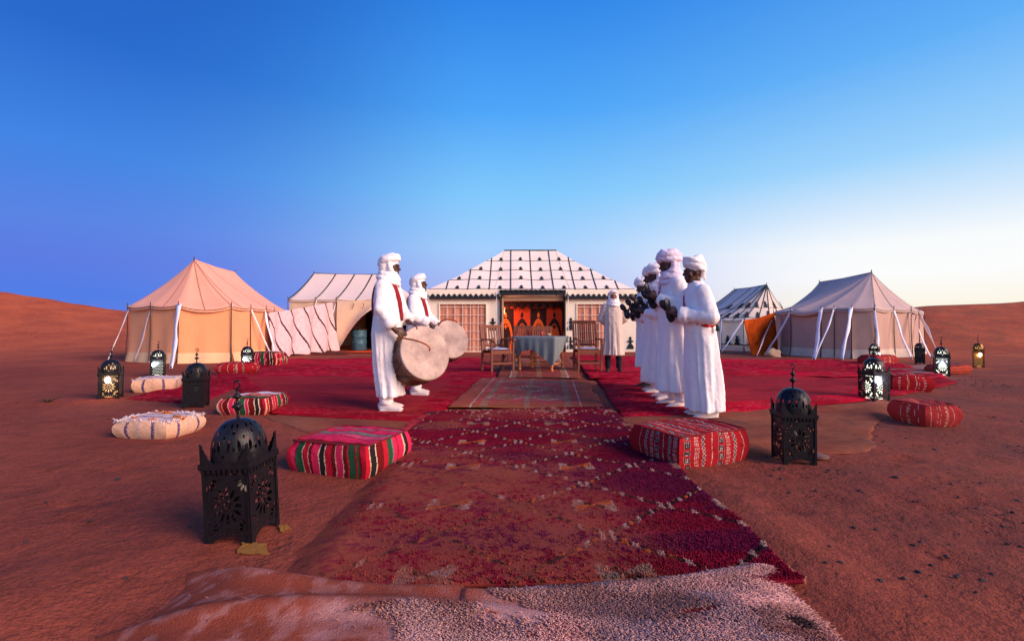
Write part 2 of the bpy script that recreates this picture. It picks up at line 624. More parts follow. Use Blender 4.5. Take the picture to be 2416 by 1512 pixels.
nt.links.new(sxy.outputs['X'], mrx.inputs['Value'])
mrn = nt.nodes.new('ShaderNodeMapRange'); mrn.inputs['From Min'].default_value = 0.42; mrn.inputs['From Max'].default_value = 0.62
nt.links.new(n4.outputs[0], mrn.inputs['Value'])
mm_ = nt.nodes.new('ShaderNodeMath'); mm_.operation = 'MULTIPLY'; nt.links.new(mrx.outputs[0], mm_.inputs[0]); nt.links.new(mrn.outputs[0], mm_.inputs[1])
mm2_ = nt.nodes.new('ShaderNodeMath'); mm2_.operation = 'MULTIPLY'; mm2_.inputs[1].default_value = 0.55; nt.links.new(mm_.outputs[0], mm2_.inputs[0])
a3 = nt.nodes.new('ShaderNodeMix'); a3.data_type = 'RGBA'; a3.inputs[7].default_value = (0.115, 0.040, 0.032, 1)  # dark mottling on the right: gravel tone plus shading put into the colour
nt.links.new(mm2_.outputs[0], a3.inputs[0]); nt.links.new(a2.outputs[2], a3.inputs[6])
ln_ = nt.nodes.new('ShaderNodeVectorMath'); ln_.operation = 'LENGTH'; nt.links.new(geo.outputs['Position'], ln_.inputs[0])
mrd = nt.nodes.new('ShaderNodeMapRange'); mrd.interpolation_type = 'SMOOTHSTEP'; mrd.inputs['From Min'].default_value = 13; mrd.inputs['From Max'].default_value = 27
nt.links.new(ln_.outputs['Value'], mrd.inputs['Value'])
a4 = nt.nodes.new('ShaderNodeMix'); a4.data_type = 'RGBA'; a4.blend_type = 'MULTIPLY'; a4.inputs[7].default_value = (1.75, 1.75, 1.3, 1)
nt.links.new(mrd.outputs[0], a4.inputs[0]); nt.links.new(a3.outputs[2], a4.inputs[6])     # sand colour lighter with distance, out to the dunes
nt.links.new(a4.outputs[2], bs.inputs['Base Color'])
nb1, nb2 = sn(14, 5, 0.65), sn(130, 2)
am = nt.nodes.new('ShaderNodeMath'); am.operation = 'MULTIPLY_ADD'; am.inputs[1].default_value = 0.22
nt.links.new(nb2.outputs[0], am.inputs[0]); nt.links.new(nb1.outputs[0], am.inputs[2])
bp = nt.nodes.new('ShaderNodeBump'); bp.inputs['Strength'].default_value = 0.75; bp.inputs['Distance'].default_value = 0.03
vo = nt.nodes.new('ShaderNodeTexVoronoi'); vo.feature = 'SMOOTH_F1'; vo.inputs['Scale'].default_value = 2.6
nd = nt.nodes.new('ShaderNodeVectorMath'); nd.operation = 'ADD'
nsc = nt.nodes.new('ShaderNodeVectorMath'); nsc.operation = 'SCALE'; nsc.inputs['Scale'].default_value = 0.5
nt.links.new(n2.outputs['Color'], nsc.inputs[0]); nt.links.new(geo.outputs['Position'], nd.inputs[0]); nt.links.new(nsc.outputs[0], nd.inputs[1]); nt.links.new(nd.outputs[0], vo.inputs['Vector'])
vm = nt.nodes.new('ShaderNodeMath'); vm.operation = 'SMOOTH_MIN'; vm.inputs[1].default_value = 0.32; vm.inputs[2].default_value = 0.1
nt.links.new(vo.outputs['Distance'], vm.inputs[0])
va = nt.nodes.new('ShaderNodeMath'); va.operation = 'MULTIPLY_ADD'; va.inputs[1].default_value = 2.6
nt.links.new(vm.outputs[0], va.inputs[0]); nt.links.new(am.outputs[0], va.inputs[2])
nt.links.new(va.outputs[0], bp.inputs['Height']); nt.links.new(bp.outputs[0], bs.inputs['Normal'])
gm = ground_mesh()
gm.materials.append(sm)
tag(link('desert_sand', gm), 'orange desert sand with dunes rising at both sides of the camp', None, None, 'structure')
# ------------------------------------------------------------------ tents
def ridge_target(p, A, B):
    A, B, p3 = Vector(A), Vector(B), Vector((p[0], p[1], 0))
    a2, b2 = Vector((A.x, A.y, 0)), Vector((B.x, B.y, 0))
    d = b2 - a2
    t = max(0.0, min(1.0, (p3 - a2).dot(d) / d.length_squared))
    return A + (B - A) * t


def roof_point(e, r, s, k=0.30):
    p = e + (r - e) * s
    p.z = e.z + (r.z - e.z) * ((1 - k) * s + k * s * s)
    return p


def ribbon(mb, pts, w, side=None, lift=0.006, thick=0.004):
    """flat band of width w along pts; side(i) gives its width direction"""
    n = len(pts)
    vs = []
    for i, p in enumerate(pts):
        d = (Vector(pts[min(i + 1, n - 1)]) - Vector(pts[max(i - 1, 0)])).normalized()
        sd = side(i).normalized() if side else d.cross(Vector((0, 0, 1))).normalized()
        nn = sd.cross(d).normalized()
        ww = w[i] if hasattr(w, '__len__') else w
        for q, l in ((-1, lift), (1, lift), (1, lift + thick), (-1, lift + thick)):
            vs.append(Vector(p) + sd * (q * ww / 2) + nn * l)
    fs = []
    for i in range(n - 1):
        for k in range(4):
            fs.append((i * 4 + k, i * 4 + (k + 1) % 4, i * 4 + 4 + (k + 1) % 4, i * 4 + 4 + k))
    fs.append((3, 2, 1, 0)); fs.append(tuple((n - 1) * 4 + k for k in range(4)))
    mb.add(vs, fs)


def add_strap(root, top, foot, w=0.055, sag=0.06, twist=1.0, mtl=None):
    top, foot = Vector(top), Vector(foot)
    n = 13
    pts, ws = [], []
    d = foot - top
    out = Vector((-d.y, d.x, 0)).normalized() if (d.x or d.y) else Vector((1, 0, 0))
    ph = RS.rand() * 6
    for i in range(n):
        s = i / (n - 1)
        p = top + d * s
        p.z -= sag * 4 * s * (1 - s)
        p += out * (0.02 * math.sin(ph + s * 7) * (1 - s) * s * 4)
        pts.append(p)
        ws.append(1.5 * w * (0.75 + 0.35 * math.sin(ph * 2 + s * 9) ** 2) * (1 - 0.25 * s))
    tw = [ph + twist * 2.4 * math.sin(ph + 3.0 * i / n) for i in range(n)]
    view = Vector((top.x, top.y, 0)).normalized()
    sd0 = d.normalized().cross(view).normalized()
    mb = MB()
    ribbon(mb, pts, ws, side=lambda i: Matrix.Rotation(0.5 * math.sin(tw[i]), 3, d.normalized()) @ sd0, lift=0.0, thick=0.012)
    o = mb.obj('guy_strap', mtl or M['strap'], root, True)
    pg = MB()
    pg.tube([foot + Vector((0, 0, 0.09)) + d.normalized() * 0.02, foot - Vector((0, 0, 0.1))], [0.016, 0.01], 6)
    pg.obj('peg', M['pole'], o)
    return o


def tent(label, perim, eave, A, B, mats, straps=(), sags=None, sub=6, poles=None, zg=0.0, seams=(), skip_walls=(), seam_mat=None, pole_lean=0.0, hem=0.3, grp=None, wavy=0.03):
    """pavilion with a concave roof over a polygonal plan; perim is listed counter-clockwise or clockwise from any vertex"""
    n = len(perim)
    cx = sum(p[0] for p in perim) / n; cy = sum(p[1] for p in perim) / n
    root = thing('pavilion_tent', label, 'tent', (cx, cy, zg), 0, grp)
    O = Vector((cx, cy, zg))
    A, B = Vector(A), Vector(B)
    loop = []
    sags = sags or {}
    for i in range(n):
        p, q = Vector((*perim[i], 0)), Vector((*perim[(i + 1) % n], 0))
        L = (q - p).length
        sg = sags.get(i, 0.035 * L)
        for k in range(sub):
            t = k / sub
            c = p + (q - p) * t
            out = Vector((c.x - cx, c.y - cy, 0)).normalized()
            c = c + out * (0.05 + 0.03 * 4 * t * (1 - t))
            c.z = eave - sg * 4 * t * (1 - t)
            loop.append(c)
    K = 14
    rows = []
    for s in np.linspace(0, 1, K + 1):
        row = []
        for e in loop:
            r = ridge_target(e, A, B)
            p = roof_point(e, r, s)
            p.z += 0.018 * (noise.noise(Vector((p.x * 0.9, p.y * 0.9, 3))) ) * (1 - s)
            row.append(p - O)
        rows.append(row)
    mb = MB()
    edge = [[Vector((p.x, p.y, p.z - 0.07)) * 1.0 for p in rows[0]]] + rows
    mb.grid(edge, closed_u=True)
    mb.obj('roof', mats['roof'], root, True)
    # thin dark piping along the eave
    pm = MB()
    pm.tube([p + Vector((0, 0, -0.015)) for p in rows[0] + [rows[0][0]]], 0.011, 5)
    pm.obj('eave_piping', mats.get('piping', M['pole']), root)
    # ridge band and tips
    rb = MB()
    rb.tube([A - O + Vector((0, 0, 0.01)), (A + B) / 2 - O + Vector((0, 0, -0.02)), B - O + Vector((0, 0, 0.01))], 0.022, 6)
    rb.obj('ridge_seam', mats.get('ridge', mats['roof']), root)
    for P in (A, B):
        fm = MB()
        fm.tube([P - O - Vector((0, 0, 0.05)), P - O + Vector((0, 0, 0.12))], [0.03, 0.012], 6)
        fm.obj('pole_tip', M['pole'], root)
    # seams on the roof
    for si in seams:
        i, t = si
        p, q = Vector((*perim[i % n], 0)), Vector((*perim[(i + 1) % n], 0))
        k = int(round(t * sub))
        e = loop[(i % n) * sub + k] if k < sub else loop[((i + 1) % n) * sub]
        r = ridge_target(e, A, B)
        if len(si) if False else False:
            pass
        pts = [roof_point(e, r, s) - O for s in np.linspace(0, 0.985, 12)]
        tang = (q - p).normalized()
        sb = MB()
        ribbon(sb, pts, mats.get('seam_w', 0.02), side=lambda i_: tang, lift=0.012)
        sb.obj('roof_seam', seam_mat or M['pole'], root)
    # walls
    for i in range(n):
        if i in skip_walls:
            continue
        p, q = Vector((*perim[i], 0)), Vector((*perim[(i + 1) % n], 0))
        L = (q - p).length
        nn = Vector(((q - p).y, -(q - p).x, 0)).normalized()
        if nn.dot(Vector((p.x - cx, p.y - cy, 0))) < 0:
            nn = -nn
        m_ = max(6, int(L / 0.10))
        sg = sags.get(i, 0.035 * L)
        def wp(t, z, extra=0.0):
            c = p + (q - p) * t
            g = H(c.x, c.y)
            k = (eave - z) / max(eave - g, 0.1)
            wv = wavy * (0.25 + k) * noise.noise(Vector((c.x * 2.6, c.y * 2.6, z * 0.5 + i))) + 0.02 * k * math.sin(t * L * 9 + i)
            edge = min(t, 1 - t)
            wv *= min(1, edge * 8)
            return c + nn * (wv + extra + 0.05 * k * k) + Vector((0, 0, z)) - O
        rows_ = []
        gz = [H(*(p + (q - p) * t)[:2]) for t in np.linspace(0, 1, m_ + 1)]
        for s in np.linspace(0, 1, 11):
            rows_.append([wp(t, (eave - sg * 4 * t * (1 - t) - 0.03) * (1 - s) + (gz[j] - 0.03) * s) for j, t in enumerate(np.linspace(0, 1, m_ + 1))])
        wm = MB(); wm.grid(rows_)
        wo_ = wm.obj('wall_panel', mats['wall'], root, True)
        rows_ = []
        for s in np.linspace(0, 1, 4):
            rows_.append([wp(t, gz[j] + hem * (1 - s) - 0.02, 0.008 + 0.05 * s) for j, t in enumerate(np.linspace(0, 1, m_ + 1))])
        km = MB(); km.grid(rows_)
        km.obj('wall_skirt', mats['skirt'], wo_, True)
    # poles
    for i in (range(n) if poles is None else poles):
        p = Vector((*perim[i], 0))
        out = Vector((p.x - cx, p.y - cy, 0)).normalized()
        g = H(p.x, p.y)
        pm = MB()
        pm.tube([p + out * 0.06 + Vector((0, 0, eave + 0.11)) - O, p + out * 0.05 + Vector((0, 0, eave * 0.5)) - O, p + out * (0.10 + pole_lean) + Vector((0, 0, g - 0.05)) - O], [0.011, 0.014, 0.014], 7)
        pm.obj('tent_pole', M['pole'], root)
    for st in straps:
        top, foot = Vector(st[0]), Vector(st[1])
        w = st[2] if len(st) > 2 else 0.055
        sg = st[3] if len(st) > 3 else 0.05
        add_strap(root, top - O, foot - O, w, sg)
    root['loop_n'] = n * sub
    return root, loop, O


def sv(u, v):
    x, y = gnd(u, v, 0)
    return Vector((x, y, H(x, y)))


# ---- far left: pink tent
PT = [(-11.17, 13.3), (-10.04, 12.7), (-9.02, 12.33), (-7.84, 12.7), (-7.92, 13.75), (-8.02, 14.75), (-8.2, 15.55), (-8.6, 17.4), (-9.6, 18.3), (-11.4, 18.2), (-12.2, 16.5), (-12.0, 14.6)]
EP = 1.58
warm = {'roof': M['canvas_roof'], 'wall': M['canvas_warm'], 'skirt': M['skirt']}


def ev(i, per=PT, e=EP):
    return Vector((per[i][0], per[i][1], e + 0.03))


tent('salmon pink canvas tent at the far left, white guy straps around its scalloped eave', PT, EP,
     (-9.87, 14.1, 3.06), (-10.48, 17.2, 3.04), warm,
     straps=[(ev(0), sv(254, 853)), (ev(1), sv(318, 853)), (ev(2), sv(405, 871), 0.10), (ev(3), sv(568, 838)), (ev(4), sv(646, 846), 0.035), (ev(5), sv(652, 849)), (ev(6), sv(706, 834), 0.07)],
     sags={2: 0.13, 3: 0.05}, seams=[(1, 0.5), (2, 0.5), (3, 0.0), (3, 0.5), (5, 0.5), (0, 0.0)], seam_mat=mat('seam_thread', (0.42, 0.20, 0.14), 0.9))

# ---- far right: mauve tent
RT = [(10.24, 17.7), (9.9, 16.1), (10.2, 15.0), (10.45, 14.75), (10.7, 14.35), (11.25, 14.12), (12.55, 15.0), (13.4, 15.35), (14.6, 16.4), (15.9, 17.6), (16.8, 19.3), (16.2, 21.2), (14.5, 22.0), (12.3, 21.0), (11.2, 19.2)]


def er(i):
    return ev(i, RT, 1.58)


M['canvas_mauve'] = mat('canvas_mauve', (0.48, 0.30, 0.25), 0.9, 0.08, 1.3, 0.25, 12)
M['canvas_mauve_roof'] = mat('canvas_mauve_roof', (0.52, 0.37, 0.33), 0.9, 0.07, 1.2, 0.2, 9)
M['skirt_grey'] = mat('skirt_grey', (0.58, 0.46, 0.38), 0.9, 0.1, 3, 0.3, 18)
mauve = {'roof': M['canvas_mauve_roof'], 'wall': M['canvas_mauve'], 'skirt': M['skirt_grey']}
rt, loopR, OR_ = tent('plain greyish mauve tent at the far right with its highest peak towards the dune', RT, 1.58,
     (13.69, 17.3, 3.06), (14.2, 21.0, 3.06), mauve,
     straps=[(er(2), sv(1919, 850), 0.09), (er(3), sv(1920, 851), 0.04), (er(4), sv(1986, 852), 0.07, -0.03), (er(5), sv(2073, 850), 0.06), (er(6), sv(2149, 847), 0.05), (er(7), sv(2196, 845), 0.05), (er(8), sv(2222, 846), 0.08),
             (er(0), sv(1784, 841)), (er(1), sv(1804, 836)), (er(1) + Vector((0.1, 0.1, 0)), sv(1806, 834), 0.04)],
     seams=[(5, 0.0), (6, 0.0), (7, 0.5), (8, 0.0)], sags={1: 0.10})
# rolled-up flap under the eave of that tent
rm_ = MB()
pa, pb = Vector((*RT[1], 1.50)) - OR_, Vector((*RT[2], 1.50)) - OR_
rm_.tube([pa + (pb - pa) * t + Vector((-0.08, -0.05, -0.07 * math.sin(math.pi * t))) for t in np.linspace(0, 1, 9)], [0.05, 0.07, 0.085, 0.09, 0.09, 0.085, 0.08, 0.07, 0.05], 9)
rm_.obj('rolled_flap', M['canvas_mauve_roof'], rt, True)

# ---- behind it: tent with dark stripes and appliques
MT = [(10.3, 27.0), (10.4, 24.6), (10.76, 23.4), (11.6, 22.8), (13.0, 23.0), (14.6, 23.8), (16.0, 25.5), (15.8, 28.5), (13.0, 30.0), (11.0, 29.0)]
striped = {'roof': mat('canvas_stone', (0.66, 0.56, 0.50), 0.9, 0.06, 1, 0.2, 8), 'wall': M['canvas_cream'], 'skirt': M['skirt_grey'], 'ridge': M['black_cloth'], 'piping': M['black_cloth'], 'seam_w': 0.05}
mt, loopM, OM = tent('small cream tent with black roof stripes and stepped motifs, behind the mauve tent', MT, 1.36,
     (13.45, 24.0, 3.23), (13.0, 26.6, 3.2), striped, seams=[(1, 0.0), (1, 0.5), (2, 0.0), (2, 0.5), (3, 0.0), (3, 0.5), (4, 0.0), (4, 0.5), (5, 0.0), (5, 0.5), (0, 0.0), (0, 0.5), (0, 0.25)],
     seam_mat=M['black_cloth'], straps=[(ev(2, MT, 1.36), sv(1699, 829), 0.06), (ev(3, MT, 1.36), sv(1701, 829), 0.05)], hem=0.25)
FIN = [(-0.5, 0), (0.5, 0), (0.46, 0.2), (0.3, 0.34), (0.14, 0.44), (0.12, 0.52), (0.44, 0.60), (0.44, 0.68), (0.14, 0.72), (0.1, 0.78), (0.2, 0.86), (0.1, 0.97), (0, 1.06),
       (-0.1, 0.97), (-0.2, 0.86), (-0.1, 0.78), (-0.14, 0.72), (-0.44, 0.68), (-0.44, 0.60), (-0.12, 0.52), (-0.14, 0.44), (-0.3, 0.34), (-0.46, 0.2)]
STEP = [(-0.5, 0), (0.5, 0), (0.5, 0.22), (0.3, 0.22), (0.3, 0.42), (0.42, 0.42), (0.42, 0.6), (0.2, 0.6), (0.2, 0.8), (0.3, 0.8), (0.3, 0.92), (0.1, 0.92), (0.1, 1.05),
        (-0.1, 1.05), (-0.1, 0.92), (-0.3, 0.92), (-0.3, 0.8), (-0.2, 0.8), (-0.2, 0.6), (-0.42, 0.6), (-0.42, 0.42), (-0.3, 0.42), (-0.3, 0.22), (-0.5, 0.22)]


def motif_mesh(outline, w, h, d=0.01):
    mb = MB()
    mb.prism(outline, lambda a, b, dd: Vector((a * w, -dd, b * h)), d)
    return mb.mesh('motif', M['black_cloth'])


motif_roof = motif_mesh(STEP, 0.26, 0.36)
nl = len(loopM)
A_, B_ = Vector((13.45, 24.0, 3.23)), Vector((13.0, 26.6, 3.2))
for lev in (0.10, 0.42):
    band = MB()
    pts, sides = [], []
    for j in range(0, 6 * 6 + 1):
        e = loopM[j]
        pts.append(roof_point(e, ridge_target(e, A_, B_), lev) - OM + Vector((0, 0, 0.012)))
    ribbon(band, pts, 0.045, side=lambda i: (Vector(pts[min(i + 1, len(pts) - 1)]) - Vector(pts[max(i - 1, 0)])).normalized().cross((Vector(pts[i]) - Vector((pts[i].x * 1.2, pts[i].y * 1.2, -2))).normalized()), lift=0.004)
    band.obj('roof_stripe', M['black_cloth'], mt)
    for j in range(3, 6 * 5 + 3, 4 if lev > 0.3 else 3):
        e = loopM[j]; r = ridge_target(e, A_, B_)
        p, q = roof_point(e, r, lev + 0.01), roof_point(e, r, lev + 0.14)
        up = (q - p).normalized()
        tang = (loopM[j + 1] - loopM[j - 1]).normalized()
        nn = tang.cross(up).normalized()
        if nn.z < 0:
            nn = -nn; tang = -tang
        o = link('motif', motif_roof, mt)
        o.matrix_local = Matrix.Translation(p - OM + nn * 0.012) @ Matrix((tang, -nn, up)).transposed().to_4x4()
wall_motif = motif_mesh(STEP, 0.24, 0.42)
for i in (1, 2, 3):
    p, q = Vector((*MT[i], 0)), Vector((*MT[i + 1], 0))
    for t in (0.3, 0.72):
        c = p + (q - p) * t
        d = (q - p).normalized()
        nn = Vector((d.y, -d.x, 0))
        o = link('motif', wall_motif, mt)
        o.matrix_local = Matrix.Translation(c + nn * 0.09 + Vector((0, 0, H(c.x, c.y) + 0.34)) - OM) @ Matrix((d, -nn, Vector((0, 0, 1)))).transposed().to_4x4()
    lb = MB()
    lb.bar(p - OM + Vector((0, -0.085, H(p.x, p.y) + 0.31)), q - OM + Vector((0, -0.085, H(q.x, q.y) + 0.31)), 0.012, 0.05)
    lb.obj('wall_stripe', M['black_cloth'], mt)

# ---- second from left: cream tent with dark seams and an open front
ST = [(-9.25, 18.9), (-8.1, 18.85), (-7.25, 18.85), (-5.7, 18.85), (-4.4, 18.9), (-4.1, 21.0), (-4.5, 23.3), (-6.8, 23.6), (-9.0, 23.4), (-9.7, 21.0)]
stt, loopS, OS_ = tent('cream tent with broad dark roof seams and a drawn-aside flap over its dark doorway', ST, 2.15,
     (-9.15, 21.0, 3.47), (-5.9, 21.0, 3.42), {'roof': mat('canvas_blush', (0.80, 0.62, 0.54), 0.9, 0.05, 1, 0.2, 9), 'wall': mat('canvas_ochre', (0.74, 0.52, 0.36), 0.9, 0.07, 2, 0.25, 12), 'skirt': M['skirt'], 'ridge': M['black_cloth'], 'seam_w': 0.055},
     seams=[(0, 0.0), (0, 0.999), (1, 0.999), (2, 0.5), (3, 0.0), (3, 0.66)], seam_mat=M['black_cloth'], skip_walls=(2, 3), poles=(0, 1, 2, 4),
     straps=[(ev(1, ST, 2.12), sv(711, 830), 0.07), (ev(2, ST, 2.12), sv(752, 829), 0.07)])
# near-black sheet standing in for the shade of the room behind the doorway
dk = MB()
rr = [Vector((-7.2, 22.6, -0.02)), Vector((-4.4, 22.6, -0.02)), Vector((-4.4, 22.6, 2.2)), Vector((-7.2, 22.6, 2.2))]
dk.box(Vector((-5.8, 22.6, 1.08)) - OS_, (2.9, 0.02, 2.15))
dk.obj('shade_backing', M['dark_felt'], stt)
# flap pulled up to the left like a curtain
fl = MB()
rows = []
for s in np.linspace(0, 1, 16):
    row = []
    x0 = -7.22
    # lower edge of the drawn flap falls from top right to bottom left
    for t in np.linspace(0, 1, 15):
        x = x0 + 2.75 * s
        low = 0.02 + 2.0 * (1 - (1 - min(s / 0.85, 1)) ** 1.9) if s > 0.06 else 0.02
        top = 2.1 - 0.02 * math.sin(s * 9)
        z = top + (min(low, top - 0.02) - top) * t
        y = 18.78 - 0.09 * math.sin(t * 5 + s * 7) * (0.3 + t) - 0.10 * t * math.sin(s * 3.1)
        row.append(Vector((x, y, z)) - OS_)
    rows.append(row)
fl.grid(rows)
fl.obj('door_flap', bpy.data.materials['canvas_ochre'], stt, True)
for k in range(4):
    tm = MB()
    x = -6.55 + k * 0.42
    tm.tube([Vector((x, 18.70, 1.98)) - OS_, Vector((x + 0.05, 18.68, 1.93)) - OS_, Vector((x + 0.02, 18.69, 1.84)) - OS_, Vector((x - 0.02, 18.68, 1.74)) - OS_], 0.012, 5)
    tm.obj('tie', M['pole'], stt)

# barrel, small rug at the doorway
br = thing('barrel', 'scuffed blue barrel inside the dark doorway of the cream striped tent', 'barrel', (-6.62, 19.7, H(-6.6, 19.7)))
b_ = MB(); b_.lathe([(0.30, 0), (0.32, 0.02), (0.32, 0.28), (0.335, 0.30), (0.32, 0.32), (0.32, 0.58), (0.335, 0.60), (0.32, 0.62), (0.32, 0.86), (0.30, 0.88)], 24)
b_.obj('barrel_body', M['barrel'], br, True)
b2 = MB(); b2.lathe([(0.325, 0.87), (0.335, 0.885), (0.335, 0.915), (0.30, 0.92), (0.05, 0.925)], 24)
b2.obj('barrel_lid', M['dark_felt'], br, True)

# ---- centre: big white tent
CX, CY = 0.785, 21.0
ct = thing('marquee_tent', 'large white central tent with a black-gridded roof and orange lining in its open door', 'tent', (CX, CY, 0))
CO = Vector((CX, CY, 0))
YF, YB, XL, XR, ZE, ZR = 18.3, 23.7, -3.41, 4.98, 2.49, 4.53
RLX, RRX = -0.36, 2.06


def front_roof(x, s):
    """point on the front slope above plan position x at slope fraction s"""
    k = 0.16
    z = ZE + (ZR - ZE) * ((1 - k) * s + k * s * s)
    z += 0.035 * math.sin(x * 3.7 + 1) * math.sin(math.pi * s) * 0.5 + 0.02 * noise.noise(Vector((x * 1.3, s * 3, 0)))
    return Vector((x, YF - 0.06 + (CY - YF + 0.06) * s, z)) - CO


def hipx(s):
    return XL + (RLX - XL) * s, XR + (RRX - XR) * s


rf = MB()
rows = []
for s in np.linspace(0, 1, 17):
    a, b = hipx(s)
    rows.append([front_roof(a + (b - a) * t, s) for t in np.linspace(0, 1, 40)])
rf.grid(rows)
for sx, xe, xr in ((-1, XL, RLX), (1, XR, RRX)):   # hip ends
    rows = []
    for s in np.linspace(0, 1, 17):
        a = hipx(s)[0 if sx < 0 else 1]
        f0 = front_roof(a, s)
        rows.append([Vector((f0.x, f0.y + (2 * (CY - CO.y) - 2 * f0.y) * t, f0.z)) for t in np.linspace(0, 1, 8)])
    rf.grid(rows)
rows = []
for s in np.linspace(0, 1, 9):
    a, b = hipx(s)
    rows.append([Vector((front_roof(a + (b - a) * t, s).x, -front_roof(a, s).y, front_roof(a + (b - a) * t, s).z)) for t in np.linspace(0, 1, 10)])
rf.grid(rows)
rf.obj('roof', M['canvas_white'], ct, True)
rg = MB(); rg.tube([front_roof(RLX, 1) + Vector((0, 0, 0.01)), front_roof((RLX + RRX) / 2, 1) + Vector((0, 0, 0.01)), front_roof(RRX, 1) + Vector((0, 0, 0.01))], 0.035, 6)
rg.obj('ridge_band', M['black_cloth'], ct)
stripe_x = [CX + 0.03 + (k - 4) * 0.865 for k in range(0, 9)]
for x in stripe_x:
    if x < CX:
        smax = min(1.0, (x - XL) / (RLX - XL))
    else:
        smax = min(1.0, (XR - x) / (XR - RRX))
    if smax < 0.06:
        continue
    sb = MB()
    ribbon(sb, [front_roof(x, s) for s in np.linspace(0.0, smax, 14)], 0.045, side=lambda i: Vector((1, 0, 0)), lift=0.012)
    sb.obj('roof_stripe', M['black_cloth'], ct)
ROWS = [0.02, 0.265, 0.50, 0.745]
for s in ROWS:
    a, b = hipx(s)
    sb = MB()
    sb.tube([front_roof(a + (b - a) * t, s) + Vector((0, -0.008, 0.008)) for t in np.linspace(0, 1, 40)], 0.012, 4)
    sb.obj('roof_stripe', M['black_cloth'], ct)
mm = motif_mesh(FIN, 0.165, 0.25, 0.012)
for r_, s in enumerate(ROWS):
    a, b = hipx(s + 0.03)
    for k in range(-1, 9):
        x = CX + 0.03 + (k - 3.5) * 0.865
        if a + 0.18 < x < b - 0.18:
            p, q = front_roof(x, s + 0.01), front_roof(x, s + 0.10)
            up = (q - p).normalized()
            o = link('motif', mm, ct)
            o.matrix_local = Matrix.Translation(p + Vector((0, -0.012, 0.012))) @ Matrix((Vector((1, 0, 0)), Vector((1, 0, 0)).cross(up) * -1, up)).transposed().to_4x4()
# faint hip seams
for x0, x1 in ((-0.70, -0.35), (2.35, 2.02)):
    sb = MB()
    ribbon(sb, [front_roof(x0 + (x1 - x0) * s, s) for s in np.linspace(0.02, 0.98, 12)], 0.03, side=lambda i: Vector((1, 0, 0)), lift=0.004)
    sb.obj('roof_seam', bpy.data.materials['canvas_blush'], ct)
# valance with black zigzag hem, left and right of the door
DL, DR = -0.46, 2.12


def valance(x0, x1):
    vb = MB()
    rows = []
    for s in np.linspace(0, 1, 5):
        rows.append([Vector((x, YF - 0.09 - 0.03 * s + 0.02 * math.sin(x * 5) * s, ZE + 0.0 - 0.36 * s)) - CO for x in np.linspace(x0, x1, 40)])
    vb.grid(rows)
    vb.obj('valance', M['canvas_cream'], ct, True)
    nt_ = int(round((x1 - x0) / 0.215))
    w = (x1 - x0) / nt_
    for k in range(nt_):
        xm = x0 + (k + 0.5) * w
        zb = mb_ = MB()
        mb_.prism([(-w / 2, -0.10), (w / 2, -0.10), (w / 2, 0.0), (0.02, 0.115), (-0.02, 0.115), (-w / 2, 0.0)], lambda a, b, d: Vector((xm + a, YF - 0.128 - d, ZE - 0.28 + b)) - CO, 0.012)
        mb_.obj('zigzag_tooth', M['black_cloth'], ct)


valance(XL - 0.08, DL)
valance(DR, XR + 0.08)
ef = MB()
ef.box(Vector(((DL + DR) / 2, YF - 0.12, ZE - 0.11)) - CO, (DR - DL + 0.06, 0.06, 0.2))
for k in range(13):
    x = DL + 0.1 + k * (DR - DL - 0.2) / 12
    ef.tube([Vector((x - 0.1, YF - 0.15, ZE - 0.02)) - CO, Vector((x, YF - 0.17, ZE - 0.07)) - CO, Vector((x + 0.1, YF - 0.15, ZE - 0.02)) - CO], 0.03, 5)
ef.obj('door_valance', M['black_cloth'], ct)
# front walls round the windows and the door
WIN = {-1: (gx(1036.6, YF), gx(1147.7, YF)), 1: (gx(1361, YF), gx(1452, YF))}
WZ0, WZ1 = 0.01, 1.93


def wallbox(x0, x1, z0, z1, nm='wall_panel'):
    wb = MB()
    rows = []
    for z in np.linspace(z1, z0, 8):
        rows.append([Vector((x, YF + 0.012 * noise.noise(Vector((x * 2, z * 1.2, 2))), z)) - CO for x in np.linspace(x0, x1, max(3, int((x1 - x0) / 0.15)))])
    wb.grid(rows)
    wb.grid([[p + Vector((0, 0.06, 0)) for p in r] for r in rows])
    wb.obj(nm, M['canvas_cream'], ct, True)


for sd, (a, b) in WIN.items():
    L0, L1 = (XL, DL) if sd < 0 else (DR, XR)
    wallbox(L0, a, -0.05, ZE - 0.05)
    wallbox(b, L1, -0.05, ZE - 0.05)
    wallbox(a, b, WZ1, ZE - 0.05)
    wallbox(a, b, -0.05, WZ0)
    win = MB()
    for x in (a, b):
        win.box(Vector((x, YF - 0.005, (WZ0 + WZ1) / 2)) - CO, (0.04, 0.07, WZ1 - WZ0 + 0.04))
    for z in (WZ0, WZ1):
        win.box(Vector(((a + b) / 2, YF - 0.007, z)) - CO, (b - a + 0.04, 0.066, 0.035))
    wf = win.obj('window', M['canvas_cream'], ct)
    pn = MB()
    rows = []
    for z in np.linspace(WZ1, WZ0, 6):
        rows.append([Vector((x, YF + 0.05 + 0.018 * math.sin(x * 17) + 0.01 * math.sin(x * 41), z)) - CO for x in np.linspace(a, b, 60)])
    pn.grid(rows)
    pn.obj('pane', M['pane'], wf, True)
    nx_ = 6 if sd < 0 else 5
    for k in range(1, nx_):
        x = a + (b - a) * (k - 0.05) / nx_ * (1.0)
        mbm = MB(); mbm.box(Vector((x, YF + 0.012, (WZ0 + WZ1) / 2)) - CO, (0.022, 0.014, WZ1 - WZ0))
        mbm.obj('muntin', M['muntin'], wf)
    for k in range(6):
        z = WZ1 - 0.13 - k * 0.325
        mbm = MB(); mbm.box(Vector(((a + b) / 2, YF + 0.004, z)) - CO, (b - a, 0.012, 0.022))
        mbm.obj('muntin', M['muntin'], wf)
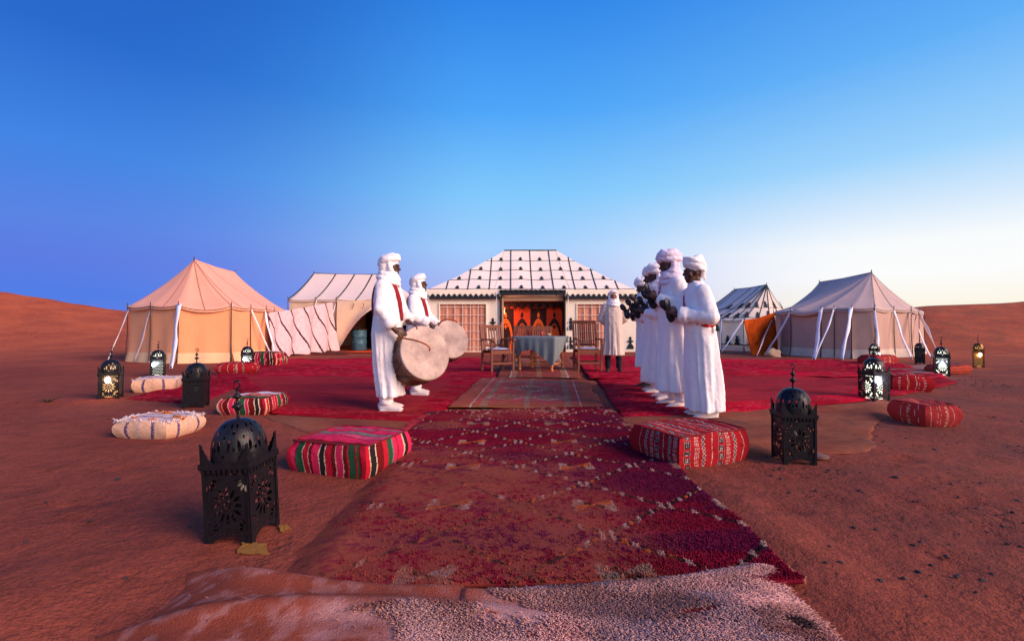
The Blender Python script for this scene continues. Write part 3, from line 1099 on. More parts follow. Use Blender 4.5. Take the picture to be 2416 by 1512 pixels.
# side and back walls
sw = MB()
for x in (XL, XR):
    sw.box(Vector((x, (YF + YB) / 2 + 0.05, 1.2)) - CO, (0.04, YB - YF, 2.5))
sw.box(Vector(((XL + XR) / 2, YB, 1.2)) - CO, (XR - XL, 0.04, 2.5))
sw.obj('side_wall', M['canvas_cream'], ct)
# wall motifs
fm_ = motif_mesh(FIN, 0.27, 0.48, 0.012)
for x, z in ((gx(1163, YF), 0.87), (gx(1347, YF), 0.88), (gx(1163, YF), -0.04 + 0.12), (gx(1346, YF), 0.12), (gx(1487, YF), 0.12), (gx(1013, YF), 0.87)):
    o = link('motif', fm_, ct, Vector((x, YF - 0.02, z)) - CO)
# door frame and interior
for x in (DL, DR):
    pm = MB(); pm.box(Vector((x, YF - 0.05, 1.17)) - CO, (0.06, 0.08, 2.36)); pm.obj('door_post', M['black_cloth'], ct)
pm = MB(); pm.box(Vector((DL + 0.09, YF + 0.03, 1.1)) - CO, (0.07, 0.05, 2.2)); pm.obj('door_post', M['beige_board'], ct)
aw = MB(); aw.tube([Vector((DL + 0.04, YF + 0.06, 2.27)) - CO, Vector((DR - 0.04, YF + 0.06, 2.27)) - CO], 0.045, 8); aw.obj('awning_roll', M['canvas_cream'], ct, True)
aw = MB(); aw.box(Vector(((DL + DR) / 2, YF + 0.10, 2.13)) - CO, (DR - DL - 0.1, 0.02, 0.16)); aw.obj('fascia_board', M['beige_board'], ct)
YI = 18.95
fr = MB(); fr.box(Vector(((DL + DR) / 2, YI + 0.03, 1.18)) - CO, (DR - DL + 1.6, 0.02, 2.4)); fr.obj('lining', M['orange_felt'], ct)
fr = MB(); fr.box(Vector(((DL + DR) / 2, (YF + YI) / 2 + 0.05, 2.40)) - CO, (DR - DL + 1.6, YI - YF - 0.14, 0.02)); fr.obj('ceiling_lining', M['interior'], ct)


def lambrequin(y, z0, drop, w, mtl, nm, ph=0.0):
    mb = MB()
    n_ = int(round((DR - DL + 0.4) / w))
    pts = [(DR + 0.2, z0), (DL - 0.2, z0)]
    for k in range(n_):
        x = DL - 0.2 + k * w
        pts += [(x, z0 - drop * 0.45), (x + w * 0.28, z0 - drop * 0.62), (x + w * 0.5, z0 - drop), (x + w * 0.72, z0 - drop * 0.62)]
    pts += [(DL - 0.2 + n_ * w, z0 - drop * 0.45)]
    mb.prism(pts, lambda a, b, d: Vector((a, y + d, b)) - CO, 0.012)
    mb.obj(nm, mtl, ct)


lambrequin(YF + 0.22, 2.12, 0.12, 0.10, M['orange_felt'], 'scalloped_trim')
lambrequin(YF + 0.34, 2.08, 0.30, 0.30, M['dark_felt'], 'scalloped_trim')
lambrequin(YF + 0.46, 2.02, 0.36, 0.32, M['dark_felt'], 'scalloped_trim')


def arch_pts(w, h, n=14):
    """pointed horseshoe arch outline, foot centred at the origin"""
    L = [(-w * 0.40, 0), (-w * 0.40, h * 0.22)]
    for k in range(n + 1):
        t = k / n
        x = -w * 0.5 * (math.cos(t * math.pi / 2) ** 0.75) if t < 1 else 0
        L.append((x, h * (0.34 + 0.66 * (t ** 0.9 * 0.55 + 0.45 * math.sin(t * math.pi / 2)))))
    return L + [(-x, z) for x, z in reversed(L[:-1])]


px_ = [-0.98, -0.36, 0.07, 0.77, 1.43, 2.09, 2.75]
for k in range(6):
    x0, x1 = px_[k], px_[k + 1]
    if k == 1:
        x0 = -0.60
    dark = k % 2 == 1
    xm = (x0 + x1) / 2
    pb = MB(); pb.box(Vector((xm, YI, 0.86)) - CO, (x1 - x0 - 0.012, 0.03, 1.80))
    if not dark:
        pass
    po = pb.obj('lining_panel', M['dark_felt'] if dark else M['orange_felt'], ct)
    w = min(0.60, x1 - x0 - 0.05)
    out_, inn = arch_pts(w, 1.37), arch_pts(w * 0.74, 1.16)
    am_ = MB(); am_.prism(out_, lambda a, b, d: Vector((xm + a, YI - 0.016 - d, b)) - CO, 0.012)
    am_.obj('arch_band', M['bright_orange'] if dark else M['dark_felt'], po)
    am_ = MB(); am_.prism(inn, lambda a, b, d: Vector((xm + a, YI - 0.03 - d, b)) - CO, 0.012)
    am_.obj('arch_field', M['dark_felt'] if dark else M['bright_orange'], po)
    am_ = MB()
    am_.prism([(0, 1.38), (0.045, 1.42), (0.06, 1.48), (0.04, 1.55), (0, 1.64), (-0.04, 1.55), (-0.06, 1.48), (-0.045, 1.42)], lambda a, b, d: Vector((xm + a, YI - 0.016 - d, b)) - CO, 0.012)
    am_.obj('leaf_motif', M['bright_orange'] if dark else M['dark_felt'], po)
    am_ = MB()
    for ang in range(4):
        c_, s_ = math.cos(ang * math.pi / 2), math.sin(ang * math.pi / 2)
        am_.prism([(x * c_ - z * s_, x * s_ + z * c_) for x, z in ((0.004, 0.0), (0.03, 0.035), (0.026, 0.075), (0, 0.11), (-0.026, 0.075), (-0.03, 0.035))], lambda a, b, d: Vector((xm + a, YI - 0.046 - d - 0.001 * ang, 1.02 + b)) - CO, 0.01)
    am_.obj('cross_motif', M['bright_orange'] if dark else M['dark_felt'], po)
for x, z0 in ((XL + 0.08, 0.1), (DL - 0.16, 0.0), (DR + 0.12, 0.0)):
    rm2 = MB(); rm2.tube([Vector((x, YF - 0.13, 2.4)) - CO, Vector((x + 0.02, YF - 0.17, 0.02)) - CO], 0.012, 5); rm2.obj('tie_cord', M['strap'], ct)

# hanging lantern at the door
hl = thing('hanging_lantern', 'small pale lantern hanging from the left door post of the white tent', 'lantern', (gx(1187.5, 18.38), 18.40, 1.50))
hb = MB(); hb.lathe([(0.07, 0), (0.085, 0.02), (0.085, 0.04), (0.06, 0.05), (0.06, 0.2), (0.085, 0.21), (0.085, 0.235), (0.05, 0.29), (0.02, 0.33)], 6); hb.obj('lantern_body', M['beige_board'], hl)
hb = MB(); hb.tube([(0, 0, 0.32), (0, 0, 0.42), (0.03, 0.06, 0.52)], 0.008, 5); hb.obj('lantern_hook', M['pole'], hl)
hb = MB(); hb.ell((0, 0, 0.12), (0.028, 0.028, 0.035), 10, 8); hb.obj('added_bulb', mat('bulb_tent', (0.8, 0.8, 0.8), emit=(1.0, 0.6, 0.3), estr=8), hl)  # glowing bulb added to the lantern to brighten the doorway
ld = bpy.data.lights.new('doorway_fill', 'POINT'); ld.energy = 14; ld.color = (1.0, 0.45, 0.22); ld.shadow_soft_size = 0.05  # added fill light for the dark doorway, set beside the lantern
lo = bpy.data.objects.new('doorway_fill', ld); COL.objects.link(lo); lo.parent = hl; lo.location = (0.12, 0.05, 0.12)

# ------------------------------------------------------------------ hung textiles
def colored_grid(name, P, colf, m, parent=None, loc=None, thick=0.0):
    """P: (ni, nj, 3) array; colf(i, j) -> (ni-1, nj-1, 3) colours per cell"""
    ni, nj, _ = P.shape
    V = P.reshape(-1, 3)
    idx = np.arange(ni * nj).reshape(ni, nj)
    Q = np.stack([idx[:-1, :-1].ravel(), idx[:-1, 1:].ravel(), idx[1:, 1:].ravel(), idx[1:, :-1].ravel()], 1)
    C = colf.reshape(-1, 3)
    me = bpy.data.meshes.new(name)
    fill_mesh(me, V, Q, C)
    me.materials.append(m)
    return link(name, me, parent, loc)


def fill_mesh(me, V, Q, C, smooth=True):
    k = Q.shape[1]
    me.vertices.add(len(V)); me.vertices.foreach_set('co', np.ascontiguousarray(V, np.float32).ravel())
    me.loops.add(Q.size); me.loops.foreach_set('vertex_index', np.ascontiguousarray(Q, np.int32).ravel())
    me.polygons.add(len(Q)); me.polygons.foreach_set('loop_start', np.arange(len(Q), dtype=np.int32) * k)
    me.polygons.foreach_set('use_smooth', np.full(len(Q), smooth))
    me.update()
    if C is not None:
        a = me.color_attributes.new('Col', 'FLOAT_COLOR', 'CORNER')
        cc = np.ones((len(Q), 4), np.float32); cc[:, :3] = C
        a.data.foreach_set('color', np.repeat(cc, k, axis=0).ravel())
    me.validate()


# pale striped blanket between the two left tents
base = [(-7.9, 14.9), (-7.78, 15.6), (-7.62, 16.6), (-7.5, 17.6), (-7.36, 18.75)]
ni, nj = 36, 260
tt = np.linspace(0, 1, nj)
bx = np.interp(tt, np.linspace(0, 1, 5), [p[0] for p in base]); by = np.interp(tt, np.linspace(0, 1, 5), [p[1] for p in base])
P = np.zeros((ni, nj, 3))
s_ = np.linspace(0, 1, ni)[:, None]
topz = 1.46 + (2.02 - 1.46) * tt ** 1.3
gz = hg(bx, by)
P[..., 2] = topz + (gz + 0.01 + 0.05 * np.abs(np.sin(tt * 13)) - topz) * s_
fold = 0.10 * np.sin(tt * 24 + 2.2 * s_) * (0.3 + 0.7 * s_) + 0.08 * (fbm(tt * 9 + 2 * s_, s_ * 3 + tt * 0, 3, 3) - 0.5)
P[..., 0] = bx + fold + 0.25 * s_ - 0.05
P[..., 1] = by - 0.45 * s_ * (1 - tt) + 0.0
tcell = (tt[:-1] + tt[1:]) / 2
scell = ((s_[:-1] + s_[1:]) / 2)
k_ = tcell[None, :] - 0.22 * scell + 0.004 * np.sin(scell * 7)
C = np.ones((ni - 1, nj - 1, 3)) * np.array([0.74, 0.47, 0.49])
C *= (0.82 + 0.36 * fbm(tcell[None, :] * 70 + scell * 0, scell * 30 + tcell[None, :] * 0, 5, 3))[..., None]
for c0 in (-0.02, 0.16, 0.33, 0.52, 0.70, 0.87):
    C[np.abs(k_ - c0) < 0.0095] = (0.05, 0.018, 0.028)
o = colored_grid('hanging_blanket', P, C, M['attr'])
tag(o, 'pale pink woven blanket with dark stripes hung between the pink tent and the cream tent', 'blanket')
o.modifiers.new('thickness', 'SOLIDIFY').thickness = 0.012

# orange rug hung between the two right tents
ni, nj = 40, 50
tt = np.linspace(0, 1, nj); s_ = np.linspace(0, 1, ni)[:, None]
P = np.zeros((ni, nj, 3))
x_top, x_bot = 8.32 + (9.95 - 8.32) * tt, 8.50 + (10.0 - 8.50) * tt
yy = 16.35 + 1.0 * tt
topz = 1.24 + 0.30 * tt - 0.05 * np.sin(tt * math.pi)
P[..., 0] = x_top + (x_bot - x_top) * s_
P[..., 1] = yy - 0.25 * s_ + 0.05 * np.sin(tt * 11 + 2 * s_)
gz = hg(x_bot, yy - 0.25)
P[..., 2] = topz + (gz - 0.02 - topz) * s_
tcell = (tt[:-1] + tt[1:]) / 2; scell = (s_[:-1] + s_[1:]) / 2
C = np.ones((ni - 1, nj - 1, 3)) * np.array([0.46, 0.062, 0.006]) * (0.6 + 0.8 * fbm(tcell[None, :] * 12 + scell * 2, scell * 9 + tcell[None, :], 15, 3))[..., None]
o = colored_grid('hanging_rug', P, C, M['attr'])
tag(o, 'shaggy burnt orange rug hung on a line between the two right tents', 'rug')
o.modifiers.new('thickness', 'SOLIDIFY').thickness = 0.02
# ------------------------------------------------------------------ carpets on the sand
DUST = np.array([0.265, 0.058, 0.033])


def rug(name, label, corners, lift, res, colf, thick=0.005, wob=0.02, wr=0.0, seed=0, cat='rug', m=None, group=None, hump=None, sink=0.0, bow=0.0, point=False):
    FL, FR, BR, BL = [np.array(c, float) for c in corners]
    ls = max(np.linalg.norm(FR - FL), np.linalg.norm(BR - BL)); lt = max(np.linalg.norm(BL - FL), np.linalg.norm(BR - FR))
    ni, nj = max(4, int(lt / res)) + 1, max(4, int(ls / res)) + 1
    S, T = np.meshgrid(np.linspace(0, 1, nj), np.linspace(0, 1, ni))

    def pos(S, T):
        Tb = T
        x = (1 - T) * ((1 - S) * FL[0] + S * FR[0]) + T * ((1 - S) * BL[0] + S * BR[0])
        y = (1 - T) * ((1 - S) * FL[1] + S * FR[1]) + T * ((1 - S) * BL[1] + S * BR[1])
        y = y - bow * Tb ** 2 * (1 - (2 * S - 1) ** 2)
        e = np.minimum(np.minimum(S * ls, (1 - S) * ls), np.minimum(T * lt, (1 - T) * lt))
        k = np.exp(-e / 0.12)
        x = x + wob * 2 * (fbm(x * 2.2 + seed, y * 2.2, 21, 3) - 0.5) * k * 1.6
        y = y + wob * 2 * (fbm(x * 2.2, y * 2.2 + seed, 27, 3) - 0.5) * k * 1.6
        return x, y
    X, Y = pos(S, T)

    def height(X, Y, S, T):
        e = np.minimum(np.minimum(S * ls, (1 - S) * ls), np.minimum(T * lt, (1 - T) * lt))
        fs = 1 - sink * np.exp(-e / 0.16)
        z = hg(X, Y) + lift * fs
        if wr:
            z = z + fs * wr * (np.maximum(0, fbm(X * 1.1 + seed, Y * 3.1, 31, 3) - 0.45) * 2.2) + fs * wr * 0.5 * fbm(X * 3 + seed, Y * 6, 33, 2)
        if hump is not None:
            z = z + hump(X, Y)
        return z
    Z = height(X, Y, S, T)
    V = np.stack([X, Y, Z], -1).reshape(-1, 3)
    idx = np.arange(ni * nj).reshape(ni, nj)
    Q = np.stack([idx[:-1, :-1].ravel(), idx[:-1, 1:].ravel(), idx[1:, 1:].ravel(), idx[1:, :-1].ravel()], 1)
    c = lambda A: ((A[:-1, :-1] + A[1:, 1:]) / 2).ravel()
    me = bpy.data.meshes.new(name)
    if point:
        fill_mesh(me, V, Q, None)
        ca = me.color_attributes.new('Col', 'FLOAT_COLOR', 'POINT')
        cc = np.ones((len(V), 4), np.float32); cc[:, :3] = np.clip(colf(X.ravel(), Y.ravel(), S.ravel(), T.ravel()), 0.002, 1)
        ca.data.foreach_set('color', cc.ravel())
    else:
        fill_mesh(me, V, Q, np.clip(colf(c(X), c(Y), c(S), c(T)), 0.002, 1))
    me.materials.append(m or M['attr_rug'])
    o = link(name, me)
    tag(o, label, cat, group)
    sd = o.modifiers.new('thickness', 'SOLIDIFY'); sd.thickness = thick; sd.offset = -1.0
    return o, pos, height, ls, lt


def mixc(a, b, k):
    k = np.asarray(k)[:, None]
    return a * (1 - k) + b * k


def red_field(base, seed, dust=0.35, border=None, fieldc=None, streak=1.0):
    def f(X, Y, S, T):
        n = len(X)
        C = np.tile(np.array(base), (n, 1)) * (0.45 + 1.1 * fbm(X * 2.0 + seed, Y * 9, seed, 4))[:, None]
        C = C * (0.86 + 0.28 * sstep(0.4, 0.6, fbm(X * 0.45, Y * 0.9 + seed, seed + 20, 2)))[:, None]
        C = mixc(C, np.array([[0.50, 0.05, 0.07]]), 0.45 * (fbm(X * 5, Y * 42, seed + 13, 3) > 0.61))
        if border is not None:
            e = np.minimum(np.minimum(S, 1 - S) * border[1], np.minimum(T, 1 - T) * border[2])
            k = sstep(border[0] - 0.03, border[0] + 0.03, e + 0.04 * (fbm(X * 5, Y * 5, seed + 2, 2) - 0.5))
            C = mixc(C, np.tile(np.array(fieldc), (n, 1)) * (0.75 + 0.5 * fbm(X * 2.5, Y * 12, seed + 7, 3))[:, None], k)
        d = 0.7 * dust * sstep(0.50, 0.74, fbm(X * 0.9 + seed, Y * 2.3, seed + 1, 4)) * (0.4 + 0.6 * vn(X * 40, Y * 40, seed))
        return mixc(C, DUST[None, :] * 0.8, d)
    return f


RED = (0.37, 0.003, 0.020)
RED2 = (0.31, 0.003, 0.018)
RED3 = (0.40, 0.005, 0.026)
rug('red_rug', 'long narrow red rug at the far left, running past the lanterns towards the pink tent', [gnd(298, 944), gnd(470, 956), gnd(690, 858), gnd(590, 860)], 0.012, 0.07, red_field(RED2, 3, 0.7), wr=0.03, seed=1, sink=0.85)
rug('red_rug', 'wide plain red carpet at the back left, between the pink tent and the table', [(-4.9, 8.3), (-0.1, 8.0), (-0.9, 14.6), (-7.1, 13.9)], 0.018, 0.075, red_field(RED3, 5, 0.45), wr=0.05, seed=2, sink=0.85)
rug('red_rug', 'red carpet with a faded brown centre under the two drummers', [gnd(642, 977), (-0.86, 4.62), (-0.38, 8.7), gnd(500, 884)], 0.030, 0.055,
    red_field(RED, 7, 0.4, border=(0.42, 3.6, 4.2), fieldc=(0.36, 0.022, 0.032)), wr=0.035, seed=3, sink=0.8)
rug('red_rug', 'wide red carpet in the back right, in front of the mauve tent', [gnd(1390, 897), gnd(2235, 898), gnd(2100, 857), gnd(1350, 841)], 0.018, 0.075, red_field(RED3, 9, 0.5), wr=0.06, seed=4)
rug('red_rug', 'red carpet with a dark border under the row of five clapping men', [(1.16, 4.66), gnd(2034, 949), gnd(2150, 890), gnd(1400, 890)], 0.032, 0.055,
    red_field(RED, 12, 0.4, border=(0.5, 4.0, 3.6), fieldc=(0.31, 0.022, 0.035)), wr=0.035, seed=5, sink=0.75)
rug('red_rug', 'pointed red carpet corner between the deep red pouffe and bare sand at far right', [gnd(2035, 949), gnd(2262, 903), gnd(2225, 893), gnd(2100, 905)], 0.024, 0.05, red_field(RED2, 15, 0.4), wr=0.012, seed=6, sink=0.6)


def mat_col(base, seed):
    def f(X, Y, S, T):
        C = np.tile(np.array(base), (len(X), 1)) * (0.7 + 0.6 * fbm(X * 3, Y * 5, seed, 4))[:, None]
        d = sstep(0.66, 0.8, fbm(X * 4, Y * 2.4, seed + 4, 3)) * 0.6
        C = mixc(C, np.array([[0.10, 0.06, 0.06]]), d)
        return mixc(C, DUST[None, :], 0.55 * sstep(0.4, 0.7, fbm(X * 1.7, Y * 1.7, seed + 9, 3)))
    return f


rug('ground_cloth', 'sand-dusted grey brown canvas under the dark lantern on the right', [(1.1, 3.45), (2.75, 3.55), gnd(2112, 952), (1.02, 4.9)], 0.010, 0.04, mat_col((0.24, 0.080, 0.050), 4), wr=0.06, seed=8, sink=0.97, wob=0.07, cat='ground cloth')
rug('ground_cloth', 'sandy woven mat between the pink striped pouffe and the drummers carpet', [(-1.05, 3.5), (-0.78, 3.5), (-0.75, 4.8), (-2.75, 5.0)], 0.010, 0.04, mat_col((0.30, 0.10, 0.06), 6), wr=0.012, seed=9, sink=0.95, cat='ground cloth')
rug('ground_cloth', 'pale mauve blanket spread at the right between the lit lanterns', [gnd(2100, 893), gnd(2222, 884), gnd(2190, 859), gnd(2050, 881)], 0.034, 0.05, mat_col((0.33, 0.17, 0.15), 11), wr=0.012, seed=10, sink=0.6, cat='blanket')
rug('door_rug', 'small orange red rug at the doorway of the cream striped tent', [(-6.4, 17.3), (-5.3, 17.2), (-5.2, 18.6), (-6.5, 18.6)], 0.03, 0.06, red_field((0.55, 0.06, 0.02), 19, 0.1, border=(0.2, 1.1, 1.3), fieldc=(0.70, 0.10, 0.02)), seed=11)
rug('door_mat', 'dark fringed mat beside the blanket wall at the back left', [(-7.2, 16.2), (-5.9, 16.3), (-6.3, 18.0), (-7.2, 18.2)], 0.022, 0.06, red_field((0.09, 0.035, 0.025), 23, 0.6), seed=12)


def kilim(seed, wide, long_, rose=(0.40, 0.085, 0.07), olive=(0.19, 0.09, 0.035)):
    def f(X, Y, S, T):
        n = len(X)
        x = (S - 0.5) * wide; y = (T - 0.5) * long_
        C = np.tile(np.array(rose), (n, 1)) * (0.75 + 0.5 * fbm(X * 8, Y * 12, seed, 3))[:, None]
        grey = np.array([[0.36, 0.20, 0.13]]); ol = np.array([olive]); cream = np.array([[0.55, 0.42, 0.36]]); dk = np.array([[0.06, 0.05, 0.07]]); orr = np.array([[0.50, 0.17, 0.05]])
        b = wide / 2 - np.abs(x)
        C = mixc(C, ol * (0.7 + 0.6 * fbm(X * 10, Y * 10, seed + 3, 2))[:, None], (b < 0.24) * 0.55)
        C = mixc(C, ol, ((long_ / 2 - np.abs(y)) < 0.16) * 0.8)
        C = mixc(C, cream, (np.abs(b - 0.26) < 0.014) * 0.9)
        for c0 in (-0.52, 0.0, 0.52):
            k = (np.abs(x - c0) < 0.045) & ((np.abs(y) > 0.30) | (c0 != 0))
            C = mixc(C, grey * (0.7 + 0.5 * ((y * 14) % 1 < 0.5))[:, None], k * 0.85)
        # medallions: stepped diamonds
        for cx_, cy_, r_ in ((0, 0, 0.30), (-0.27, -0.85, 0.2), (0.27, -0.85, 0.2), (-0.27, 0.85, 0.2), (0.27, 0.85, 0.2)):
            d = np.round(np.abs(x - cx_) / 0.03) * 0.03 * 0.75 + np.abs(np.round((y - cy_) / 0.05) * 0.05) * 0.9
            C = mixc(C, ol, (d < r_) * 0.6)
            C = mixc(C, cream, (np.abs(d - r_) < 0.03) * 0.6 * (vn(X * 30, Y * 30, 5) > 0.35))
            C = mixc(C, grey, (d < r_ * 0.62) * 0.7)
            C = mixc(C, dk, (d < r_ * 0.45) * 0.8 * (r_ > 0.25))
            C = mixc(C, orr, (d < r_ * 0.24) * 0.9)
        C = mixc(C, ol, 0.5 * (fbm(X * 14, Y * 14, seed + 6, 2) > 0.60))
        C = mixc(C, np.array([rose]), 0.7 * (fbm(X * 17, Y * 11, seed + 16, 2) > 0.57) * (b < 0.24))
        C = mixc(C, cream, 0.6 * (vn(X * 45, Y * 28, seed + 8) > 0.93))
        return mixc(C, DUST[None, :], 0.35 * sstep(0.42, 0.7, fbm(X * 2.2, Y * 2.2, seed + 9, 3)))
    return f


k1 = [gnd(1058, 966), gnd(1422, 967), gnd(1386, 901), gnd(1136, 893)]
k2 = [gnd(1174, 897), gnd(1372, 896), (1.95, 16.4), (-0.22, 16.2)]
rug('kilim_rug', 'faded pink and olive kilim with a dark star medallion on the central path', k1, 0.046, 0.018, kilim(4, 1.85, 3.1, (0.50, 0.085, 0.075), (0.30, 0.105, 0.04)), wob=0.035, wr=0.012, seed=13, thick=0.006, sink=0.35)
rug('kilim_rug', 'worn rose brown kilim under the table, leading into the white tent', k2, 0.044, 0.035, kilim(14, 1.7, 7.0, (0.30, 0.055, 0.05), (0.2, 0.07, 0.04)), wob=0.03, wr=0.02, seed=14)

# ---- dark red Berber carpet on the path
BX0, BX1, BY0, BY1 = -1.03, 1.08, 1.66, 5.42


def sandmask(X, Y):
    b = fbm(X * 1.5 + 2, Y * 2.6, 51, 4) - 0.5
    m1 = sstep(0.52, -0.06, np.hypot((X + 0.60) / 0.95, (Y - 2.78) / 0.52) - 0.62 + 0.9 * b)
    m2 = sstep(-0.45, -0.95, X + 0.75 * b) * sstep(3.35, 2.9, Y)
    m3 = sstep(2.02, 1.78, Y + 0.35 * b + 0.10 * X) * sstep(0.95, 0.2, X)
    m4 = 0.55 * sstep(0.55, 0.85, fbm(X * 0.9 + 7, Y * 1.8, 57, 3) + 0.18) * sstep(0.9, 0.3, X)
    m5 = 0.8 * sstep(0.5, 0.15, np.hypot((X + 0.7) / 0.6, (Y - 4.4) / 0.35) + b)
    return np.clip(np.maximum.reduce([m1 * 0.70, m2 * 0.88, m3 * 0.42, m4, m5 * 0.8]), 0, 1)


def berber(X, Y, S=None, T=None):
    n = len(X)
    C = np.tile(np.array([0.185, 0.0055, 0.024]), (n, 1)) * (0.65 + 0.7 * fbm(X * 3, Y * 6, 41, 4))[:, None]
    pur = np.array([[0.10, 0.006, 0.034]])
    C = mixc(C, pur, 0.8 * sstep(0.46, 0.62, fbm(X * 0.8 + 5, Y * 5, 43, 3)))
    wob = 0.012 * (vn(X * 22, Y * 22, 3) - 0.5)
    px, py = 0.76, 0.68
    u = (X - 0.43 + wob) / px; v = (Y - 2.41 + wob) / py
    du = np.abs(u - np.round(u)) * 2; dv = np.abs(v - np.round(v)) * 2
    d = du + dv                                   # 1 on the lattice
    on = np.abs(d - 1.0)
    s = (u - np.round(u)) * px - 0.0
    w_ = vn(np.floor(X / 0.034), np.floor(Y / 0.034), 61)
    k = on < 0.05
    blk = np.array([[0.018, 0.012, 0.014]]); wht = np.array([[0.40, 0.24, 0.20]]); orr = np.array([[0.44, 0.085, 0.02]])
    C = mixc(C, blk, k * 0.9)
    ph = np.floor((np.abs(s)) / 0.042)
    kk = (on < 0.075) & (np.abs((np.abs(s) / 0.042) % 1 - 0.5) < 0.27)
    alt = (ph % 2 == 0)
    C = mixc(C, wht, kk & alt & (sandmask(X, Y) < 0.55))
    C = mixc(C, orr, kk & (~alt) & (w_ > 0.72))
    # motif in the middle of a cell: four triangles
    mx = (u - np.round(u)) * px; my = (v - np.round(v)) * py
    qx, qy = np.abs(mx), np.abs(my)
    cell = _h(np.round(u), np.round(v), 9)
    q = (qx < 0.11) & (qy < 0.075) & (qy < qx * 0.75 + 0.012)
    diag = (mx * my > 0)
    C = mixc(C, np.where((cell > 0.45)[:, None], wht * 0.9, np.array([[0.36, 0.15, 0.10]])), q * 1.0)
    C = mixc(C, np.where((cell > 0.6)[:, None], orr, wht * 0.6), q & diag & (qx < 0.1))
    C = mixc(C, blk, q & (~diag) & (qx < 0.055))
    # loose clusters of white knots near the far end
    far = sstep(4.5, 4.75, Y)
    kn = (vn(X * 30, Y * 16, 71) > 0.66) & (on > 0.25) & (d < 0.8)
    C = mixc(C, wht, kn * far)
    sm_ = sandmask(X, Y)
    grain = vn(X * 55, Y * 55, 5) * 0.5 + 0.5 * fbm(X * 14, Y * 14, 6, 3)
    return mixc(C, DUST[None, :] * (0.8 + 0.4 * fbm(X * 5, Y * 5, 7, 3))[:, None], np.clip(sm_ * 1.25 - 0.55 * (grain > 0.58) * (sm_ < 0.97), 0, 1))


def bhump(X, Y):
    return 0.012 * sandmask(X, Y) - 0.060 * sstep(-0.72, -1.0, X) * sstep(3.4, 3.0, Y) + 0.010 * sstep(0.45, 0.7, fbm(X * 1.2, Y * 4.5, 63, 3))


bo, bpos, bheight, bls, blt = rug('berber_carpet', 'dark red carpet with dotted diamond pattern, half covered in drifted sand, in the foreground', [(BX0, BY0), (BX1, BY0 + 0.05), (BX1 + 0.08, 5.45), (-0.93, 5.1)], 0.034, 0.0115, berber, point=True, thick=0.022, wob=0.022, seed=15, m=M['attr'], hump=bhump)


def pile(parent, X, Y, Z, C, length, width, lean=0.5, seed=3, name='wool_pile', comb=None, jit=0.32):
    """short wool tufts standing at the given roots, one mesh"""
    rs = np.random.RandomState(seed)
    n = len(X)
    a = rs.rand(n) * 2 * np.pi
    L = length * (0.6 + 0.8 * rs.rand(n)); W = width * (0.7 + 0.6 * rs.rand(n))
    la = rs.rand(n) * 2 * np.pi if comb is None else comb + 2.2 * (fbm(X * 6, Y * 6, seed, 3) - 0.5) + 0.5 * rs.randn(n)
    lm = lean * (0.3 + 0.9 * rs.rand(n)) * L
    base = np.stack([X, Y, Z], 1)
    V = np.zeros((n, 7, 3))
    for k in range(3):
        t = a + k * 2.094
        V[:, k] = base + np.stack([np.cos(t) * W * 0.8, np.sin(t) * W * 0.8, -0.004 + 0 * t], 1)
        V[:, 3 + k] = base + np.stack([np.cos(t) * W + np.cos(la) * lm * 0.55, np.sin(t) * W + np.sin(la) * lm * 0.55, L * 0.6], 1)
    V[:, 6] = base + np.stack([np.cos(la) * lm, np.sin(la) * lm, L], 1)
    tri = []
    for k in range(3):
        k2 = (k + 1) % 3
        tri += [(k, k2, 3 + k2), (k, 3 + k2, 3 + k), (3 + k, 3 + k2, 6)]
    tri = np.array(tri)
    Q = (np.arange(n)[:, None, None] * 7 + tri[None]).reshape(-1, 3)
    CC = np.repeat(C * (1 - jit / 2 + jit * rs.rand(n))[:, None], len(tri), axis=0)
    me = bpy.data.meshes.new(name)
    fill_mesh(me, V.reshape(-1, 3), Q, np.clip(CC, 0.002, 1))
    me.materials.append(M['attr_pile'])
    o = link(name, me, parent)
    o['kind'] = 'stuff'
    return o


n_ = 62000
S_ = RS.rand(n_); T_ = RS.rand(n_) ** 1.7
Xp, Yp = bpos(S_, T_)
sm_ = sandmask(Xp, Yp)
keep = RS.rand(n_) > sm_ * 1.35
Xp, Yp, S_, T_ = Xp[keep], Yp[keep], S_[keep], T_[keep]
Cb = berber(Xp, Yp)
dl = (np.abs(Cb[:, 1] - DUST[1]) < 0.035) & (np.abs(Cb[:, 0] - DUST[0]) < 0.12) & (RS.rand(len(Xp)) < 0.55)
Xp, Yp, S_, T_ = Xp[~dl], Yp[~dl], S_[~dl], T_[~dl]
pile(bo, Xp, Yp, bheight(Xp, Yp, S_, T_), berber(Xp, Yp), 0.0080, 0.0032, 1.1, 4, comb=4.7, jit=0.24)
# tasselled edges of the carpet
fr_ = MB()
for k in range(60):
    y = 3.3 + 1.6 * (k / 59)
    x = -1.0 + 0.07 * sstep(3.3, 5.1, y)
    z = H(x, y) + 0.045
    fr_.tube([(x + 0.02, y, z), (x - 0.05, y - 0.02 + 0.02 * RS.randn(), z - 0.015), (x - 0.11 - 0.04 * RS.rand(), y - 0.03 + 0.03 * RS.randn(), z - 0.034)], [0.005, 0.006, 0.003], 4)
o = fr_.obj('fringe', mat('red_wool', (0.28, 0.02, 0.03), 0.95), bo)
o['kind'] = 'stuff'

# ---- pale shaggy carpet in front
SX0, SX1, SY0 = -1.42, 0.98, 1.02


